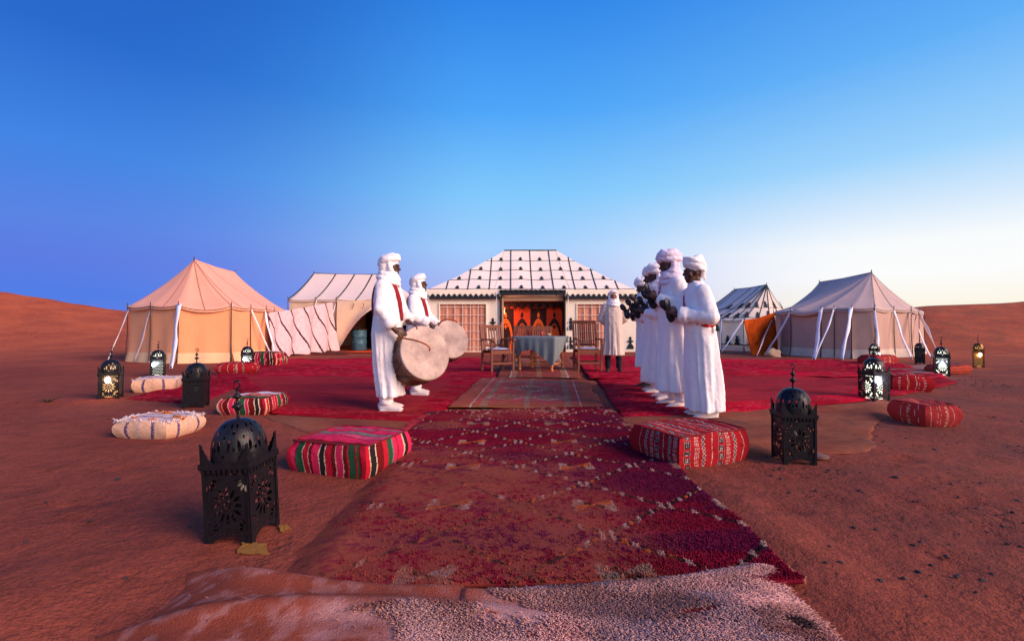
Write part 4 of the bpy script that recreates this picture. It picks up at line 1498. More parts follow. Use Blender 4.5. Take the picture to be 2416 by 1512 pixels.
def sandmask2(X, Y):
    b = fbm(X * 1.3 + 9, Y * 2.2, 81, 4) - 0.5
    a = sstep(-0.42, -0.72, X + 0.9 * b + 0.25 * (Y - 1.6))
    c = sstep(-0.10, 0.22, b + 0.16 * np.sin(Y * 9 + X * 1.5) - 0.08 - 0.28 * X)
    return np.clip(np.maximum(a, 0.85 * c), 0, 1)


def shag(X, Y, S=None, T=None):
    n = len(X)
    C = np.tile(np.array([0.68, 0.40, 0.38]), (n, 1)) * (0.6 + 0.75 * fbm(X * 7, Y * 7, 83, 4))[:, None]
    brn = np.array([[0.17, 0.045, 0.032]]); dk = np.array([[0.02, 0.015, 0.02]]); rd = np.array([[0.26, 0.012, 0.02]])
    C = mixc(C, brn, 0.5 * sstep(0.55, 0.68, fbm(X * 2.2 + 3, Y * 6.5, 87, 3)) * sstep(1.35, 1.5, Y + 0.12 * X))
    C = mixc(C, brn, 0.55 * sstep(0.52, 0.64, fbm(X * 3, Y * 8, 89, 3)))
    C = mixc(C, dk, (np.hypot((X - 0.915) / 0.045, (Y - 1.475) / 0.03) + 0.5 * (fbm(X * 16, Y * 16, 5, 2) - 0.5) < 0.95) * 0.9)
    C = mixc(C, rd, ((np.abs(Y - 1.50 - 0.25 * (X - 0.62)) < 0.012) & (np.abs(X - 0.62) < 0.07)) * 0.9)
    C = mixc(C, rd, (vn(X * 14, Y * 40, 91) > 0.94) * 0.7)
    return mixc(C, DUST[None, :] * (0.8 + 0.4 * fbm(X * 5, Y * 5, 93, 3))[:, None], np.clip(sandmask2(X, Y) * 1.15, 0, 1) * (0.80 + 0.20 * sstep(0.35, 0.55, fbm(X * 22, Y * 22, 8, 3))))


def shump(X, Y):
    yb = 1.845 - 0.20 * (1 - np.clip((X + 0.17) / 1.16, -1, 1) ** 2) + 0.03 * (X < -0.17)
    z = 0.030 * np.exp(-((Y - yb + 0.06) / 0.05) ** 2)   # a fold behind its edge
    z = z + 0.03 * np.exp(-((Y - 1.46 + 0.05 * np.sin(X * 3)) / 0.05) ** 2) * sstep(0.3, -0.2, X)
    return z + 0.02 * sandmask2(X, Y) * fbm(X * 3, Y * 3, 95, 2) - 0.07 * sstep(-0.95, -1.35, X)


so, spos, sheight, sls, slt = rug('shag_rug', 'shaggy pale lilac wool rug with brown patches at the very front, sand on its left', [(SX0, SY0), (1.04, SY0), (0.985, 1.84), (-1.33, 1.90)], 0.058, 0.011, shag, point=True, thick=0.022, wob=0.03, seed=16, bow=0.20, sink=0.9, m=M['attr'], hump=lambda X, Y: shump(X, Y) - 0.18 * np.maximum(0, 0) )
n_ = 98000
S_ = RS.rand(n_); T_ = 0.42 + 0.58 * RS.rand(n_)
Xp, Yp = spos(S_, T_)
sm_ = sandmask2(Xp, Yp)
keep = RS.rand(n_) > np.minimum(sm_ * 2.2, 0.9975)
Xp, Yp, S_, T_ = Xp[keep], Yp[keep], S_[keep], T_[keep]
Cp = shag(Xp, Yp)
dl = (np.abs(Cp[:, 1] - DUST[1]) < 0.04) & (np.abs(Cp[:, 0] - DUST[0]) < 0.12) & (Cp[:, 2] < 0.075) & (RS.rand(len(Xp)) < 0.96)
Xp, Yp, S_, T_, Cp = Xp[~dl], Yp[~dl], S_[~dl], T_[~dl], Cp[~dl]
pile(so, Xp, Yp, sheight(Xp, Yp, S_, T_), Cp, 0.0100, 0.0027, 2.2, 6, comb=4.4, jit=0.22)

# bits of yellow cloth by the near lantern
for pts_, lbl in (((( 560, 1302), (640, 1303), (632, 1284), (577, 1278)), 'small yellow cloth corner lying in the sand under the near left lantern'), (((662, 1254), (690, 1248), (680, 1240), (664, 1243)), 'yellow scrap beside the right foot of the near left lantern')):
    g4 = [gnd(*p) for p in pts_]
    P = []
    for a in np.linspace(0, 1, 7):
        row = []
        for b in np.linspace(0, 1, 9):
            x = (1 - a) * ((1 - b) * g4[0][0] + b * g4[1][0]) + a * ((1 - b) * g4[3][0] + b * g4[2][0])
            y = (1 - a) * ((1 - b) * g4[0][1] + b * g4[1][1]) + a * ((1 - b) * g4[3][1] + b * g4[2][1])
            row.append(Vector((x + 0.004 * RS.randn(), y + 0.003 * RS.randn(), H(x, y) + 0.004 + 0.008 * a + 0.003 * RS.rand())))
        P.append(row)
    mb = MB(); mb.grid(P)
    o = mb.obj('yellow_cloth', M['yellow_thread']); o.modifiers.new('thickness', 'SOLIDIFY').thickness = 0.004
    tag(o, lbl, 'yellow cloth')

# ------------------------------------------------------------------ floor cushions
def pouf(name, label, x, y, yaw, size, colf, bulge=0.22, nseg=(56, 48, 14), seed=0, lift=0.0, rot=(0, 0), group=None, sagc=0.0):
    root = thing(name, label, 'floor cushion', (x, y, H(x, y) + lift), yaw, group)
    hx, hy, hz = size[0] / 2, size[1] / 2, size[2]
    allV, allQ, allC = [], [], []
    off = 0
    nx, ny, nz = nseg
    for face in ('top', 'front', 'back', 'left', 'right', 'bottom'):
        if face in ('top', 'bottom'):
            a, b = np.linspace(-1, 1, nx + 1), np.linspace(-1, 1, ny + 1)
            A, B = np.meshgrid(a, b); P = np.stack([A, B, np.full_like(A, 1 if face == 'top' else -1)], -1)
        elif face in ('front', 'back'):
            a, b = np.linspace(-1, 1, nx + 1), np.linspace(-1, 1, nz + 1)
            A, B = np.meshgrid(a, b); P = np.stack([A, np.full_like(A, -1 if face == 'front' else 1), B], -1)
        else:
            a, b = np.linspace(-1, 1, ny + 1), np.linspace(-1, 1, nz + 1)
            A, B = np.meshgrid(a, b); P = np.stack([np.full_like(A, -1 if face == 'left' else 1), A, B], -1)
        q = P.copy()
        px, py, pz = P[..., 0], P[..., 1], P[..., 2]
        # stuffed: middle of every side swells, corners drawn in
        sx = 1 - bulge * 0.45 * py ** 2 * (0.6 + 0.4 * pz ** 2) - bulge * 0.60 * pz ** 2
        sy = 1 - bulge * 0.45 * px ** 2 * (0.6 + 0.4 * pz ** 2) - bulge * 0.60 * pz ** 2
        sz = 1 - bulge * 0.5 * px ** 2 - bulge * 0.5 * py ** 2
        X = hx * px * sx; Y = hy * py * sy; Z = np.where(pz > 0, hz * 0.5 + hz * 0.5 * pz * (sz + bulge * 0.35), hz * 0.5 + hz * 0.5 * pz)
        w = 0.018 * (fbm(X * 7 + seed * 3 + Z * 5, Y * 7 + Z * 4, seed, 3) - 0.5)
        X = X + w * px; Y = Y + w * py; Z = Z + 2.0 * w * (pz > 0) - sagc * np.exp(-((px - 0.1) ** 2 + py ** 2) * 2.5) * (pz > 0.9)
        V = np.stack([X, Y, Z], -1).reshape(-1, 3)
        ni, nj = A.shape
        idx = np.arange(ni * nj).reshape(ni, nj) + off
        Q = np.stack([idx[:-1, :-1].ravel(), idx[:-1, 1:].ravel(), idx[1:, 1:].ravel(), idx[1:, :-1].ravel()], 1)
        if face in ('back', 'left', 'bottom'):
            Q = Q[:, ::-1]
        ac, bc = (A[:-1, :-1] + A[1:, 1:]) / 2, (B[:-1, :-1] + B[1:, 1:]) / 2
        allC.append(colf(face, ac.ravel(), bc.ravel()))
        allV.append(V); allQ.append(Q); off += len(V)
    me = bpy.data.meshes.new('cover')
    fill_mesh(me, np.concatenate(allV), np.concatenate(allQ), np.clip(np.concatenate(allC), 0.002, 1))
    me.materials.append(M['attr'])
    link('cover', me, root)
    # corded seams round the top
    pm = MB()
    pts = []
    for t in np.linspace(0, 4, 81):
        e = int(t) % 4; f = t - int(t) if t < 4 else 0
        px, py = [(-1 + 2 * f, -1), (1, -1 + 2 * f), (1 - 2 * f, 1), (-1, 1 - 2 * f)][e]
        sx = 1 - bulge * 0.45 * py ** 2 - bulge * 0.60; sy = 1 - bulge * 0.45 * px ** 2 - bulge * 0.60
        sz = 1 - bulge * 0.5 * px ** 2 - bulge * 0.5 * py ** 2
        pts.append((hx * px * sx, hy * py * sy, hz * 0.5 + hz * 0.5 * (sz + bulge * 0.35)))
    pm.tube(pts, 0.006, 6)
    pm.obj('seam_cord', seam_mats.get(name, seam_mats['red']), root, True)
    return root


seam_mats = {'red': mat('seam_red', (0.18, 0.01, 0.015), 0.9), 'white_pouffe': mat('seam_white', (0.55, 0.42, 0.40), 0.95)}


def stripes(seq):
    """[(width, colour), ...] -> function of 0..1"""
    w = np.cumsum([s[0] for s in seq]); w = w / w[-1]
    cols = np.array([s[1] for s in seq])
    return lambda t: cols[np.clip(np.searchsorted(w, t), 0, len(cols) - 1)]


PK, RD_, DR_, BK, GR, CR, WH, GY = (0.62, 0.022, 0.085), (0.50, 0.012, 0.03), (0.15, 0.008, 0.012), (0.022, 0.016, 0.018), (0.025, 0.085, 0.04), (0.62, 0.45, 0.30), (0.66, 0.56, 0.60), (0.16, 0.17, 0.15)
st_front = stripes([(3, RD_), (3, PK), (0.6, DR_), (5, GR), (0.6, CR), (4, RD_), (0.6, CR), (2, DR_), (5, PK), (0.7, CR), (3.4, BK), (0.7, CR), (4.5, RD_), (0.6, DR_), (2.2, DR_), (0.5, CR), (4.5, PK), (0.6, CR), (2.6, DR_), (1, RD_), (4.4, GR), (0.5, DR_), (0.8, RD_), (1.5, GR), (1.2, DR_), (3, RD_)])
st_side = stripes([(2, RD_), (0.5, CR), (3, BK), (0.6, CR), (4, DR_), (3, RD_), (3, GR), (1, GY), (2.5, PK), (0.6, DR_), (4, PK), (1, CR), (2.4, BK), (3, PK)])
st_top = stripes([(4, DR_), (1, RD_), (8, PK), (0.7, DR_), (5, (0.60, 0.07, 0.14)), (0.6, DR_), (4, GY), (1, PK), (0.5, DR_), (6, PK), (0.5, DR_), (2, GY), (5, PK)])


def col_pink(face, a, b):
    w = 0.012 * np.sin(b * 3)
    if face in ('front', 'back'):
        return st_front((a + 1) / 2 + w)
    if face in ('left', 'right'):
        return st_side((a + 1) / 2 + w)
    return st_top((b + 1) / 2 + 0.008 * np.sin(a * 5))


st_front2 = stripes([(2, CR), (3, RD_), (0.5, CR), (5, DR_), (0.6, CR), (4, PK), (0.5, CR), (1.2, DR_), (2.4, RD_), (0.5, CR), (5.5, GR), (0.5, CR), (2.6, PK), (0.5, CR), (5, DR_), (0.8, (0.75, 0.6, 0.4)), (3.2, BK), (0.8, (0.75, 0.6, 0.4)), (3, DR_), (2, RD_)])
st_top2 = stripes([(5, GR), (4, GR), (0.6, CR), (3, RD_), (1, CR), (3, RD_), (0.6, CR), (9, WH), (1, CR), (2, (0.45, 0.2, 0.08))])


def col_dark(face, a, b):
    w = 0.012 * np.sin(b * 3)
    if face in ('front', 'back', 'left', 'right'):
        return st_front2((a + 1) / 2 + w)
    return st_top2((b + 1) / 2 + 0.01 * np.cos(a * 2.4))


def col_kilim(seed, dens=1.0, base=(0.34, 0.012, 0.018), pale=(0.55, 0.42, 0.38)):
    base = np.array(base); pale = np.array(pale)

    def f(face, a, b):
        n = len(a)
        C = np.tile(base, (n, 1)) * (0.8 + 0.4 * vn(a * 30 + seed, b * 30, seed))[:, None]
        s = a if face in ('front', 'back', 'top', 'bottom') else a + 0.3
        t = b
        lines = [-0.80, -0.55, -0.36, -0.13, 0.12, 0.33, 0.55, 0.82] if dens >= 1 else [-0.72, -0.30, 0.10, 0.16, 0.52]
        for i, c in enumerate(lines):
            c = c + 0.01 * np.sin(t * 5 + i)
            d = np.abs(s - c)
            kind = (i + seed) % 4
            if kind == 0:
                k = (d < 0.014) & ((t * 9 + i) % 1 < 0.5)
                C = mixc(C, pale, k * 0.9)
                C = mixc(C, pale, (np.abs(d - 0.045) < 0.012) & ((t * 9 + i) % 1 < 0.5))
            elif kind == 1:
                z = np.abs(((t * 4.0 + i) % 1) - 0.5) * 0.10
                C = mixc(C, np.array([0.40, 0.10, 0.03]) if i % 2 else np.array([0.06, 0.04, 0.05]), (d < 0.035) * 0.9)
                C = mixc(C, pale, (np.abs(d - z) < 0.008) * 0.9)
            elif kind == 2:
                C = mixc(C, pale, (d < 0.012) & ((t * 12) % 1 < 0.6))
            else:
                if dens >= 1:
                    C = mixc(C, np.array([0.04, 0.03, 0.04]), (d < 0.075) * ((t * 2.2 + 0.3) % 1 < 0.72))
                    C = mixc(C, pale, (d < 0.06) & (np.abs(((s - c) * 22) % 1 - 0.5) < 0.25) & (((t * 8) % 1) < 0.5) & ((t * 2.2 + 0.3) % 1 < 0.72))
                C = mixc(C, pale, (np.abs(d - 0.075) < 0.006) * (1.0 if dens < 1 else 0.35))
        return C
    return f


def col_white(face, a, b):
    n = len(a)
    C = np.tile(np.array([0.72, 0.42, 0.28] if face not in ('top',) else [0.66, 0.48, 0.46]), (n, 1)) * (0.8 + 0.4 * fbm(a * 12, b * 12, 3, 3))[:, None]
    blue = np.array([0.085, 0.055, 0.17])
    for c in (-0.48, 0.52):
        d = np.abs(a - c - 0.015 * np.sign(np.sin(b * 22)) * 0.6) if face != 'top' else np.abs(b - c * 0.8)
        C = mixc(C, blue, (d < 0.055) * (0.75 + 0.25 * (vn(a * 30, b * 30, 5) > 0.4)))
    C = mixc(C, np.array([0.45, 0.36, 0.42]), ((np.abs(a + 0.02) < 0.04) if face != 'top' else (np.abs(b) < 0.02)) * 0.5)
    return C


def gc(u, v):
    return np.array(gnd(u, v))


def placed(front_l, front_r, depth):
    """centre and yaw of a box from its two front bottom corners on the ground"""
    a, b = np.array(front_l), np.array(front_r)
    d = b - a
    yaw = math.atan2(d[1], d[0])
    n = np.array([-math.sin(yaw), math.cos(yaw)])
    c = (a + b) / 2 + n * depth / 2
    return c[0], c[1], yaw, np.linalg.norm(d)


x, y, yw, w = placed(gnd(676, 1110), gnd(868, 1134), 0.55)
pouf('striped_pouffe', 'bright pink, green and black striped square pouffe nearest the camera on the left', x, y, yw, (w + 0.0, 0.56, 0.215), col_pink, 0.11, (120, 90, 18), 1)
x, y, yw, w = placed(gnd(1601, 1110), gnd(1766, 1081), 0.5)
pouf('red_pouffe', 'large red woven pouffe with white dotted bands, nearest the camera on the right', x, y, yw, (w + 0.03, 0.52, 0.235), col_kilim(3), 0.10, (150, 100, 46), 2)
x, y, yw, w = placed(gnd(272, 1032), gnd(395, 1036), 0.42)
wp_ = pouf('white_pouffe', 'shaggy white wool pouffe with orange tufts and blue bands, nearest on the left', x, y, yw, (w + 0.05, 0.46, 0.165), col_white, 0.18, (60, 60, 16), 3)
x, y, yw, w = placed(gnd(313, 929), gnd(386, 926), 0.5)
wq_ = pouf('white_pouffe', 'white wool pouffe with thin blue bands in front of the far left lit lantern', x + 0.06, y, yw + 0.05, (w + 0.16, 0.5, 0.20), col_white, 0.18, (48, 40, 14), 4)
x, y, yw, w = placed(gnd(506, 979), gnd(640, 979), 0.5)
pouf('striped_pouffe', 'white-topped pouffe with dark green, red and black striped sides beside the second left lantern', x, y, yw, (w - 0.06, 0.56, 0.19), col_dark, 0.17, (96, 70, 16), 5)
x, y, yw, w = placed(gnd(500, 886), gnd(600, 884), 0.6)
pouf('red_pouffe', 'red round-edged pouffe with thin cream bands by the lit lantern at the pink tent', x, y, yw, (w, 0.55, 0.235), col_kilim(5, 0.6), 0.3, (90, 40, 24), 6)
x, y, yw, w = placed(gnd(556, 868), gnd(621, 869), 0.5)
pouf('red_pouffe', 'taller red and black banded pouffe half hidden behind the lit lantern at the pink tent', x, y + 0.55, yw, (w + 0.1, 0.5, 0.36), col_dark, 0.2, (48, 30, 16), 7)
x, y, yw, w = 4.19, 4.65, R(2), 0.38
pouf('red_pouffe', 'sagging red kilim pouffe alone on the sand at the right edge', x, y, yw, (w + 0.02, 0.46, 0.215), col_kilim(6, 0.6, (0.33, 0.028, 0.03), (0.5, 0.33, 0.28)), 0.2, (90, 60, 24), 8, sagc=0.04)
x, y, yw, w = placed(gnd(2104, 921), gnd(2209, 924), 0.55)
pouf('red_pouffe', 'deep red pouffe with cream zigzag bands right behind the bright lit lantern', x, y, yw, (w, 0.55, 0.25), col_kilim(8, 0.6), 0.2, (80, 40, 24), 9)
x, y, yw, w = placed(gnd(2070, 865), gnd(2120, 863), 0.5)
pouf('red_pouffe', 'small dusty red pouffe in front of the mauve tent', x, y, yw, (w + 0.06, 0.5, 0.27), col_kilim(10, 0.6, (0.33, 0.03, 0.03)), 0.2, (40, 20, 12), 10)


def col_layers(face, a, b):
    C = np.tile(np.array([0.40, 0.06, 0.035]), (len(a), 1)) * (0.75 + 0.5 * fbm(a * 6, b * 6, 12, 3))[:, None]
    if face not in ('top', 'bottom'):
        C = mixc(C, np.array([0.14, 0.02, 0.02]), (np.abs((b * 1.6) % 1 - 0.5) < 0.12) * 0.9)
    else:
        C = mixc(C, np.array([0.10, 0.06, 0.10]), (fbm(a * 5, b * 9, 4, 2) > 0.56) * 0.8)
    return C


x, y, yw, w = placed(gnd(2243, 885), gnd(2296, 882), 0.5)
pouf('layered_pouffe', 'flat terracotta pouffe with layered sides left of the brass-coloured lantern', x, y, yw, (w + 0.04, 0.5, 0.19), col_layers, 0.22, (40, 20, 16), 11)

# wool fringe and orange tufts of the two white pouffes
for root, seed, hx, hy, hz, nn in ((wp_, 1, 0.275, 0.215, 0.165, 260), (wq_, 2, 0.27, 0.22, 0.20, 150)):
    rs = np.random.RandomState(seed)
    t = rs.rand(nn) * 4
    e = t.astype(int); f = (t - e) * 2 - 1
    px = np.select([e == 0, e == 1, e == 2, e == 3], [f, np.ones(nn), -f, -np.ones(nn)]); py = np.select([e == 0, e == 1, e == 2, e == 3], [-np.ones(nn), f, np.ones(nn), -f])
    X = hx * px * 0.93 + rs.randn(nn) * 0.008; Y = hy * py * 0.93 + rs.randn(nn) * 0.008
    Z = hz * (0.92 - 0.06 * (px ** 2 + py ** 2 - 1)) + rs.randn(nn) * 0.008
    C = np.tile(np.array([0.66, 0.54, 0.56]), (nn, 1))
    pile(root, X, Y, Z, C, 0.017, 0.007, 1.2, seed, 'wool_fringe')
for (a, b) in ((-0.75, 0.75), (-0.2, 0.55), (-0.42, -0.72), (0.25, -0.85), (0.75, -0.15), (0.95, -0.3)):
    rs = np.random.RandomState(int(a * 100 + 300))
    nn = 26
    X = a * 0.26 + rs.randn(nn) * 0.018; Y = b * 0.20 + rs.randn(nn) * 0.010
    Z = 0.165 * (1.02 - 0.10 * a * a - 0.10 * b * b) + 0 * X
    pile(wp_, X, Y, Z, np.tile(np.array([0.50, 0.13, 0.012]), (nn, 1)), 0.020, 0.008, 1.2, 5, 'orange_tuft')

# ------------------------------------------------------------------ lanterns
def cut_sheet(mb, us, vs, F, fmap):
    """sheet of cells clipped to F > 0 so that the cut-outs have clean outlines"""
    nu, nv = len(us), len(vs)
    cache = {}

    def vid(key, u, v):
        if key not in cache:
            cache[key] = len(mb.v)
            mb.v.append(tuple(fmap(u, v)))
        return cache[key]
    for i in range(nu - 1):
        for j in range(nv - 1):
            cs = [(i, j), (i + 1, j), (i + 1, j + 1), (i, j + 1)]
            f = [F[a][b] for a, b in cs]
            if max(f) <= 0:
                continue
            poly = []
            for k in range(4):
                a, b = cs[k], cs[(k + 1) % 4]
                fa, fb = f[k], f[(k + 1) % 4]
                if fa > 0:
                    poly.append(vid(a, us[a[0]], vs[a[1]]))
                if (fa > 0) != (fb > 0):
                    t = fa / (fa - fb)
                    key = (a, b) if a < b else (b, a)
                    poly.append(vid(key, us[a[0]] + (us[b[0]] - us[a[0]]) * t, vs[a[1]] + (vs[b[1]] - vs[a[1]]) * t))
            if len(poly) >= 3:
                mb.f.append(tuple(poly))


def holes_field(U, V, holes):
    F = np.full(U.shape, 1.0)
    for cx, cy, l, w, ang in holes:
        c, s = math.cos(ang), math.sin(ang)
        x = (U - cx) * c + (V - cy) * s; y = -(U - cx) * s + (V - cy) * c
        q = np.abs(x) / l
        F = np.minimum(F, (np.abs(y) / w - (1 - np.minimum(q, 1) ** 2)) + 3 * np.maximum(q - 1, 0))
    return F


def panel_mesh(style):
    W, Hh, z0 = 0.232, 0.325, 0.03
    us, vs = np.linspace(-W / 2, W / 2, 47), np.linspace(0, Hh, 66)
    U, V = np.meshgrid(us, vs, indexing='ij')
    holes = []
    if style == 'flower':
        for cy in (0.165,):
            for k in range(12):
                a = k * math.pi / 6
                holes.append((0.058 * math.cos(a), cy + 0.058 * math.sin(a), 0.026, 0.0085, a))
            for k in range(8):
                a = k * math.pi / 4 + 0.39
                holes.append((0.020 * math.cos(a), cy + 0.020 * math.sin(a), 0.010, 0.0045, a))
        for sx in (-1, 1):
            for cy, sy in ((0.275, -1), (0.062, 1)):
                for k in range(4):
                    a = math.pi / 2 * k / 3
                    holes.append((sx * (0.102 - 0.036 * math.cos(a)), cy + sy * 0.036 * math.sin(a), 0.017, 0.0065, math.atan2(sy * math.sin(a), -sx * math.cos(a))))
        for k in range(9):
            holes.append((-0.096 + 0.024 * k, 0.305, 0.0075, 0.006, 0.8 if k % 2 else -0.8))
        for k in range(9):
            holes.append((-0.096 + 0.024 * k, 0.042, 0.006, 0.0045, 1.57))
    else:
        for r_ in range(9):
            for k in range(8):
                x = -0.094 + 0.0268 * k + (0.0067 if r_ % 2 else -0.0067); yv = 0.052 + r_ * 0.0305
                holes.append((x, yv, 0.010, 0.0048, (0.9 if (k + r_) % 2 else -0.9)))
    Fd = holes_field(U, V, holes)
    Fd = np.minimum(Fd, ((np.hypot(U / 0.082, V / 0.030)) - 1) * 1.0)      # arched foot
    mb = MB()
    cut_sheet(mb, us, vs, Fd, lambda u, v: (u, 0.0, v))
    return mb.mesh('panel', None)


def dome_mesh():
    n = 128
    us = np.linspace(0, 2 * math.pi, n + 1); vs = np.linspace(0, 1, 34)
    U, V = np.meshgrid(us, vs, indexing='ij')
    holes = []
    for k in range(8):
        c = (k + 0.5) * math.pi / 4
        for sx in (-1, 1):
            holes.append((c + sx * 0.19, 0.26, 0.13, 0.060, math.pi / 2 + sx * 0.25))
            holes.append((c + sx * 0.15, 0.66, 0.085, 0.055, math.pi / 2 + sx * 0.35))
        holes.append((c, 0.50, 0.05, 0.065, math.pi / 2))
        holes.append((c, 0.20, 0.045, 0.06, math.pi / 2))
        holes.append((c + math.pi / 8, 0.40, 0.05, 0.05, math.pi / 2))
        holes.append((c + math.pi / 8, 0.10, 0.03, 0.05, math.pi / 2))
    Fd = holes_field(U, V, holes)

    def fm(u, v):
        t = v * math.pi / 2
        r = 0.136 * (math.cos(t) ** 0.80 + 0.035 * math.sin(math.pi * v)) * (1 - 0.022 * abs(math.cos(4 * u)))
        return (r * math.cos(u), r * math.sin(u), 0.178 * math.sin(t) ** 0.96)
    mb = MB()
    cut_sheet(mb, us, vs, Fd, fm)
    return mb.mesh('dome', None, True)


PAN = {'flower': panel_mesh('flower'), 'dots': panel_mesh('dots')}
DOME = dome_mesh()
corner_mb = MB()
for z in (0.0,):
    corner_mb.prism([(-0.006, 0), (0.03, 0), (0.012, 0.045), (0.008, 0.355), (-0.006, 0.355)], lambda a, b, d: Vector((a, -d, b)), 0.004)
    corner_mb.prism([(-0.006, 0), (0.03, 0), (0.012, 0.045), (0.008, 0.355), (-0.006, 0.355)], lambda a, b, d: Vector((-0.002 - d, a, b)), 0.004)
CORNER = corner_mb.mesh('corner_post', None)
sp = MB()
spo = [(0, 0), (0.062, 0), (0.05, 0.012), (0.036, 0.022), (0.034, 0.036), (0.022, 0.046), (0.020, 0.058), (0.012, 0.064), (0.010, 0.080), (0.0, 0.088)]
sp.prism(spo, lambda a, b, d: Vector((a - 0.004, -d, b)), 0.004)
sp.prism(spo, lambda a, b, d: Vector((-0.004 - d, a - 0.004, b)), 0.004)
SPIKE = sp.mesh('spike', None)
rm_ = MB()
for k in range(4):
    a = k * math.pi / 2
    m3 = Matrix.Rotation(a, 3, 'Z')
    rm_.box(m3 @ Vector((0, -0.125, 0.352)), (0.272, 0.020, 0.026), m3)
    for j in range(9):
        rm_.box(m3 @ Vector((-0.112 + 0.028 * j, -0.128, 0.332)), (0.014, 0.014, 0.018), m3)
rm_.box((0, 0, 0.362), (0.25, 0.25, 0.006))
RIM = rm_.mesh('rim', None)
fn = MB()
fn.lathe([(0.010, -0.01), (0.007, 0.012), (0.006, 0.035), (0.013, 0.043), (0.031, 0.056), (0.013, 0.068), (0.006, 0.074), (0.006, 0.086), (0.011, 0.092), (0.024, 0.102), (0.011, 0.112), (0.005, 0.118), (0.005, 0.128)], 14)
fn.tube([(0, 0, 0.125), (0, 0, 0.140)] + [(0.017 * math.sin(t) + 0.003, 0, 0.157 - 0.017 * math.cos(t)) for t in np.linspace(0.2, 4.9, 12)], 0.0045, 6)
FINIAL = fn.mesh('finial', None, True)
bl = MB(); bl.ell((0, 0, 0), (0.034, 0.034, 0.040), 14, 10); BULB = bl.mesh('bulb', None, True)
cb = MB(); cb.lathe([(0.02, 0), (0.02, 0.17), (0.012, 0.18)], 10); HOLDER = cb.mesh('bulb_holder', None, True)
for me in list(PAN.values()) + [DOME, CORNER, SPIKE, RIM, FINIAL]:
    me.materials.append(M['lantern'])
HOLDER.materials.append(M['iron'])
BULBS = {}
for k in ('cool', 'warm', 'off'):
    b_ = BULB.copy(); b_.materials.append(M['bulb_' + k]); BULBS[k] = b_
brass = {}
ln = MB(); ln.lathe([(0.098, 0), (0.098, 0.32), (0.098, 0.36), (0.075, 0.42), (0.03, 0.46)], 20); LN = ln.mesh('glass_liner', None, True)
LINERS = {}
for k, ec, es in (('cool', (0.95, 0.98, 0.80), 1.5), ('warm', (1.0, 0.50, 0.16), 0.8)):
    c_ = LN.copy(); c_.materials.append(mat('liner_' + k, (0.7, 0.68, 0.6), 0.4, emit=ec, estr=es)); LINERS[k] = c_


def lantern(label, x, y, yaw, style='flower', lit=None, scale=(0.88, 0.88, 1.0), tilt=(0, 0), bulb=(0.03, -0.085, 0.235), metal=None):
    root = thing('metal_lantern', label, 'lantern', (x, y, H(x, y) - 0.006), 0, 'pierced metal lanterns standing round the carpets', 1.0)
    root.scale = scale if hasattr(scale, '__len__') else (scale,) * 3
    root.rotation_euler = (R(tilt[0]), R(tilt[1]), yaw)

    def pick(me):
        if metal is None:
            return me
        key = me.name
        if key not in brass:
            c = me.copy(); c.materials.clear(); c.materials.append(metal); brass[key] = c
        return brass[key]
    for k in range(4):
        a = k * math.pi / 2
        m4 = Matrix.Rotation(a, 4, 'Z')
        o = link('panel', pick(PAN[style]), root); o.matrix_local = m4 @ Matrix.Translation((0, -0.119, 0.012))
        o = link('corner_post', pick(CORNER), root); o.matrix_local = m4 @ Matrix.Translation((-0.120, -0.120, 0.0))
        o = link('spike', pick(SPIKE), root); o.matrix_local = m4 @ Matrix.Translation((-0.122, -0.122, 0.364))
    link('rim', pick(RIM), root)
    link('dome', pick(DOME), root, (0, 0, 0.364))
    link('finial', pick(FINIAL), root, (0, 0, 0.540))
    if lit:
        link('bulb_holder', HOLDER, root, (bulb[0], bulb[1] + 0.02, bulb[2] - 0.19))
        link('bulb', BULBS[lit], root, (bulb[0], -0.131, bulb[2]))
        link('glass_liner', LINERS[lit], root, (0, 0, 0.03))
    else:
        link('bulb_holder', HOLDER, root, (0, 0, 0.02))
        link('bulb', BULBS['off'], root, (0, 0, 0.22))
    if lit:
        ld = bpy.data.lights.new('lantern_light', 'POINT')
        ld.energy = 2.2 if lit == 'cool' else 2.0
        ld.color = (0.80, 0.88, 1.0) if lit == 'cool' else (1.0, 0.62, 0.32)
        ld.shadow_soft_size = 0.03
        lo = bpy.data.objects.new('lantern_light', ld)
        COL.objects.link(lo); lo.parent = root; lo.location = (0.0, -0.17, 0.27)
    return root


gl = lambda u, v: gnd(u, v)
lantern('big unlit black lantern nearest the camera at the left, leaning in the sand', *gl(581, 1256), R(-3), 'flower', None, (0.87, 0.87, 1.02), (1, -3))
lantern('unlit black lantern second from left, between the white and the striped pouffes', *gl(465, 960), R(18), 'dots', None)
lantern('lantern with a warm glow at the far left edge of the camp', *gl(264, 941), R(28), 'flower', 'warm', (0.88, 0.88, 0.98), bulb=(-0.01, -0.09, 0.27))
lantern('lantern with a cold white light behind the small white pouffe', *gl(374, 887), R(30), 'dots', 'cool', (0.9, 0.9, 0.98), bulb=(-0.055, -0.07, 0.25))
lantern('lantern with a cold white light among red pouffes by the pink tent', *gl(584, 871), R(25), 'flower', 'cool', (0.92, 0.92, 1.02), bulb=(-0.045, -0.08, 0.25))
lantern('big unlit black lantern at the right beside the large red pouffe', *gl(1869, 1084), R(-9), 'flower', None, (0.87, 0.87, 1.0))
lantern('brightest lit lantern at the right, cold light showing flower cut-outs', *gl(2060, 944), R(7), 'flower', 'cool', (0.95, 0.95, 1.05), bulb=(-0.062, -0.085, 0.27))
lantern('lit lantern half hidden behind the brightest lantern, near the small dusty pouffe', *gl(2062, 856), R(40), 'flower', 'cool', (0.8, 0.8, 1.0))
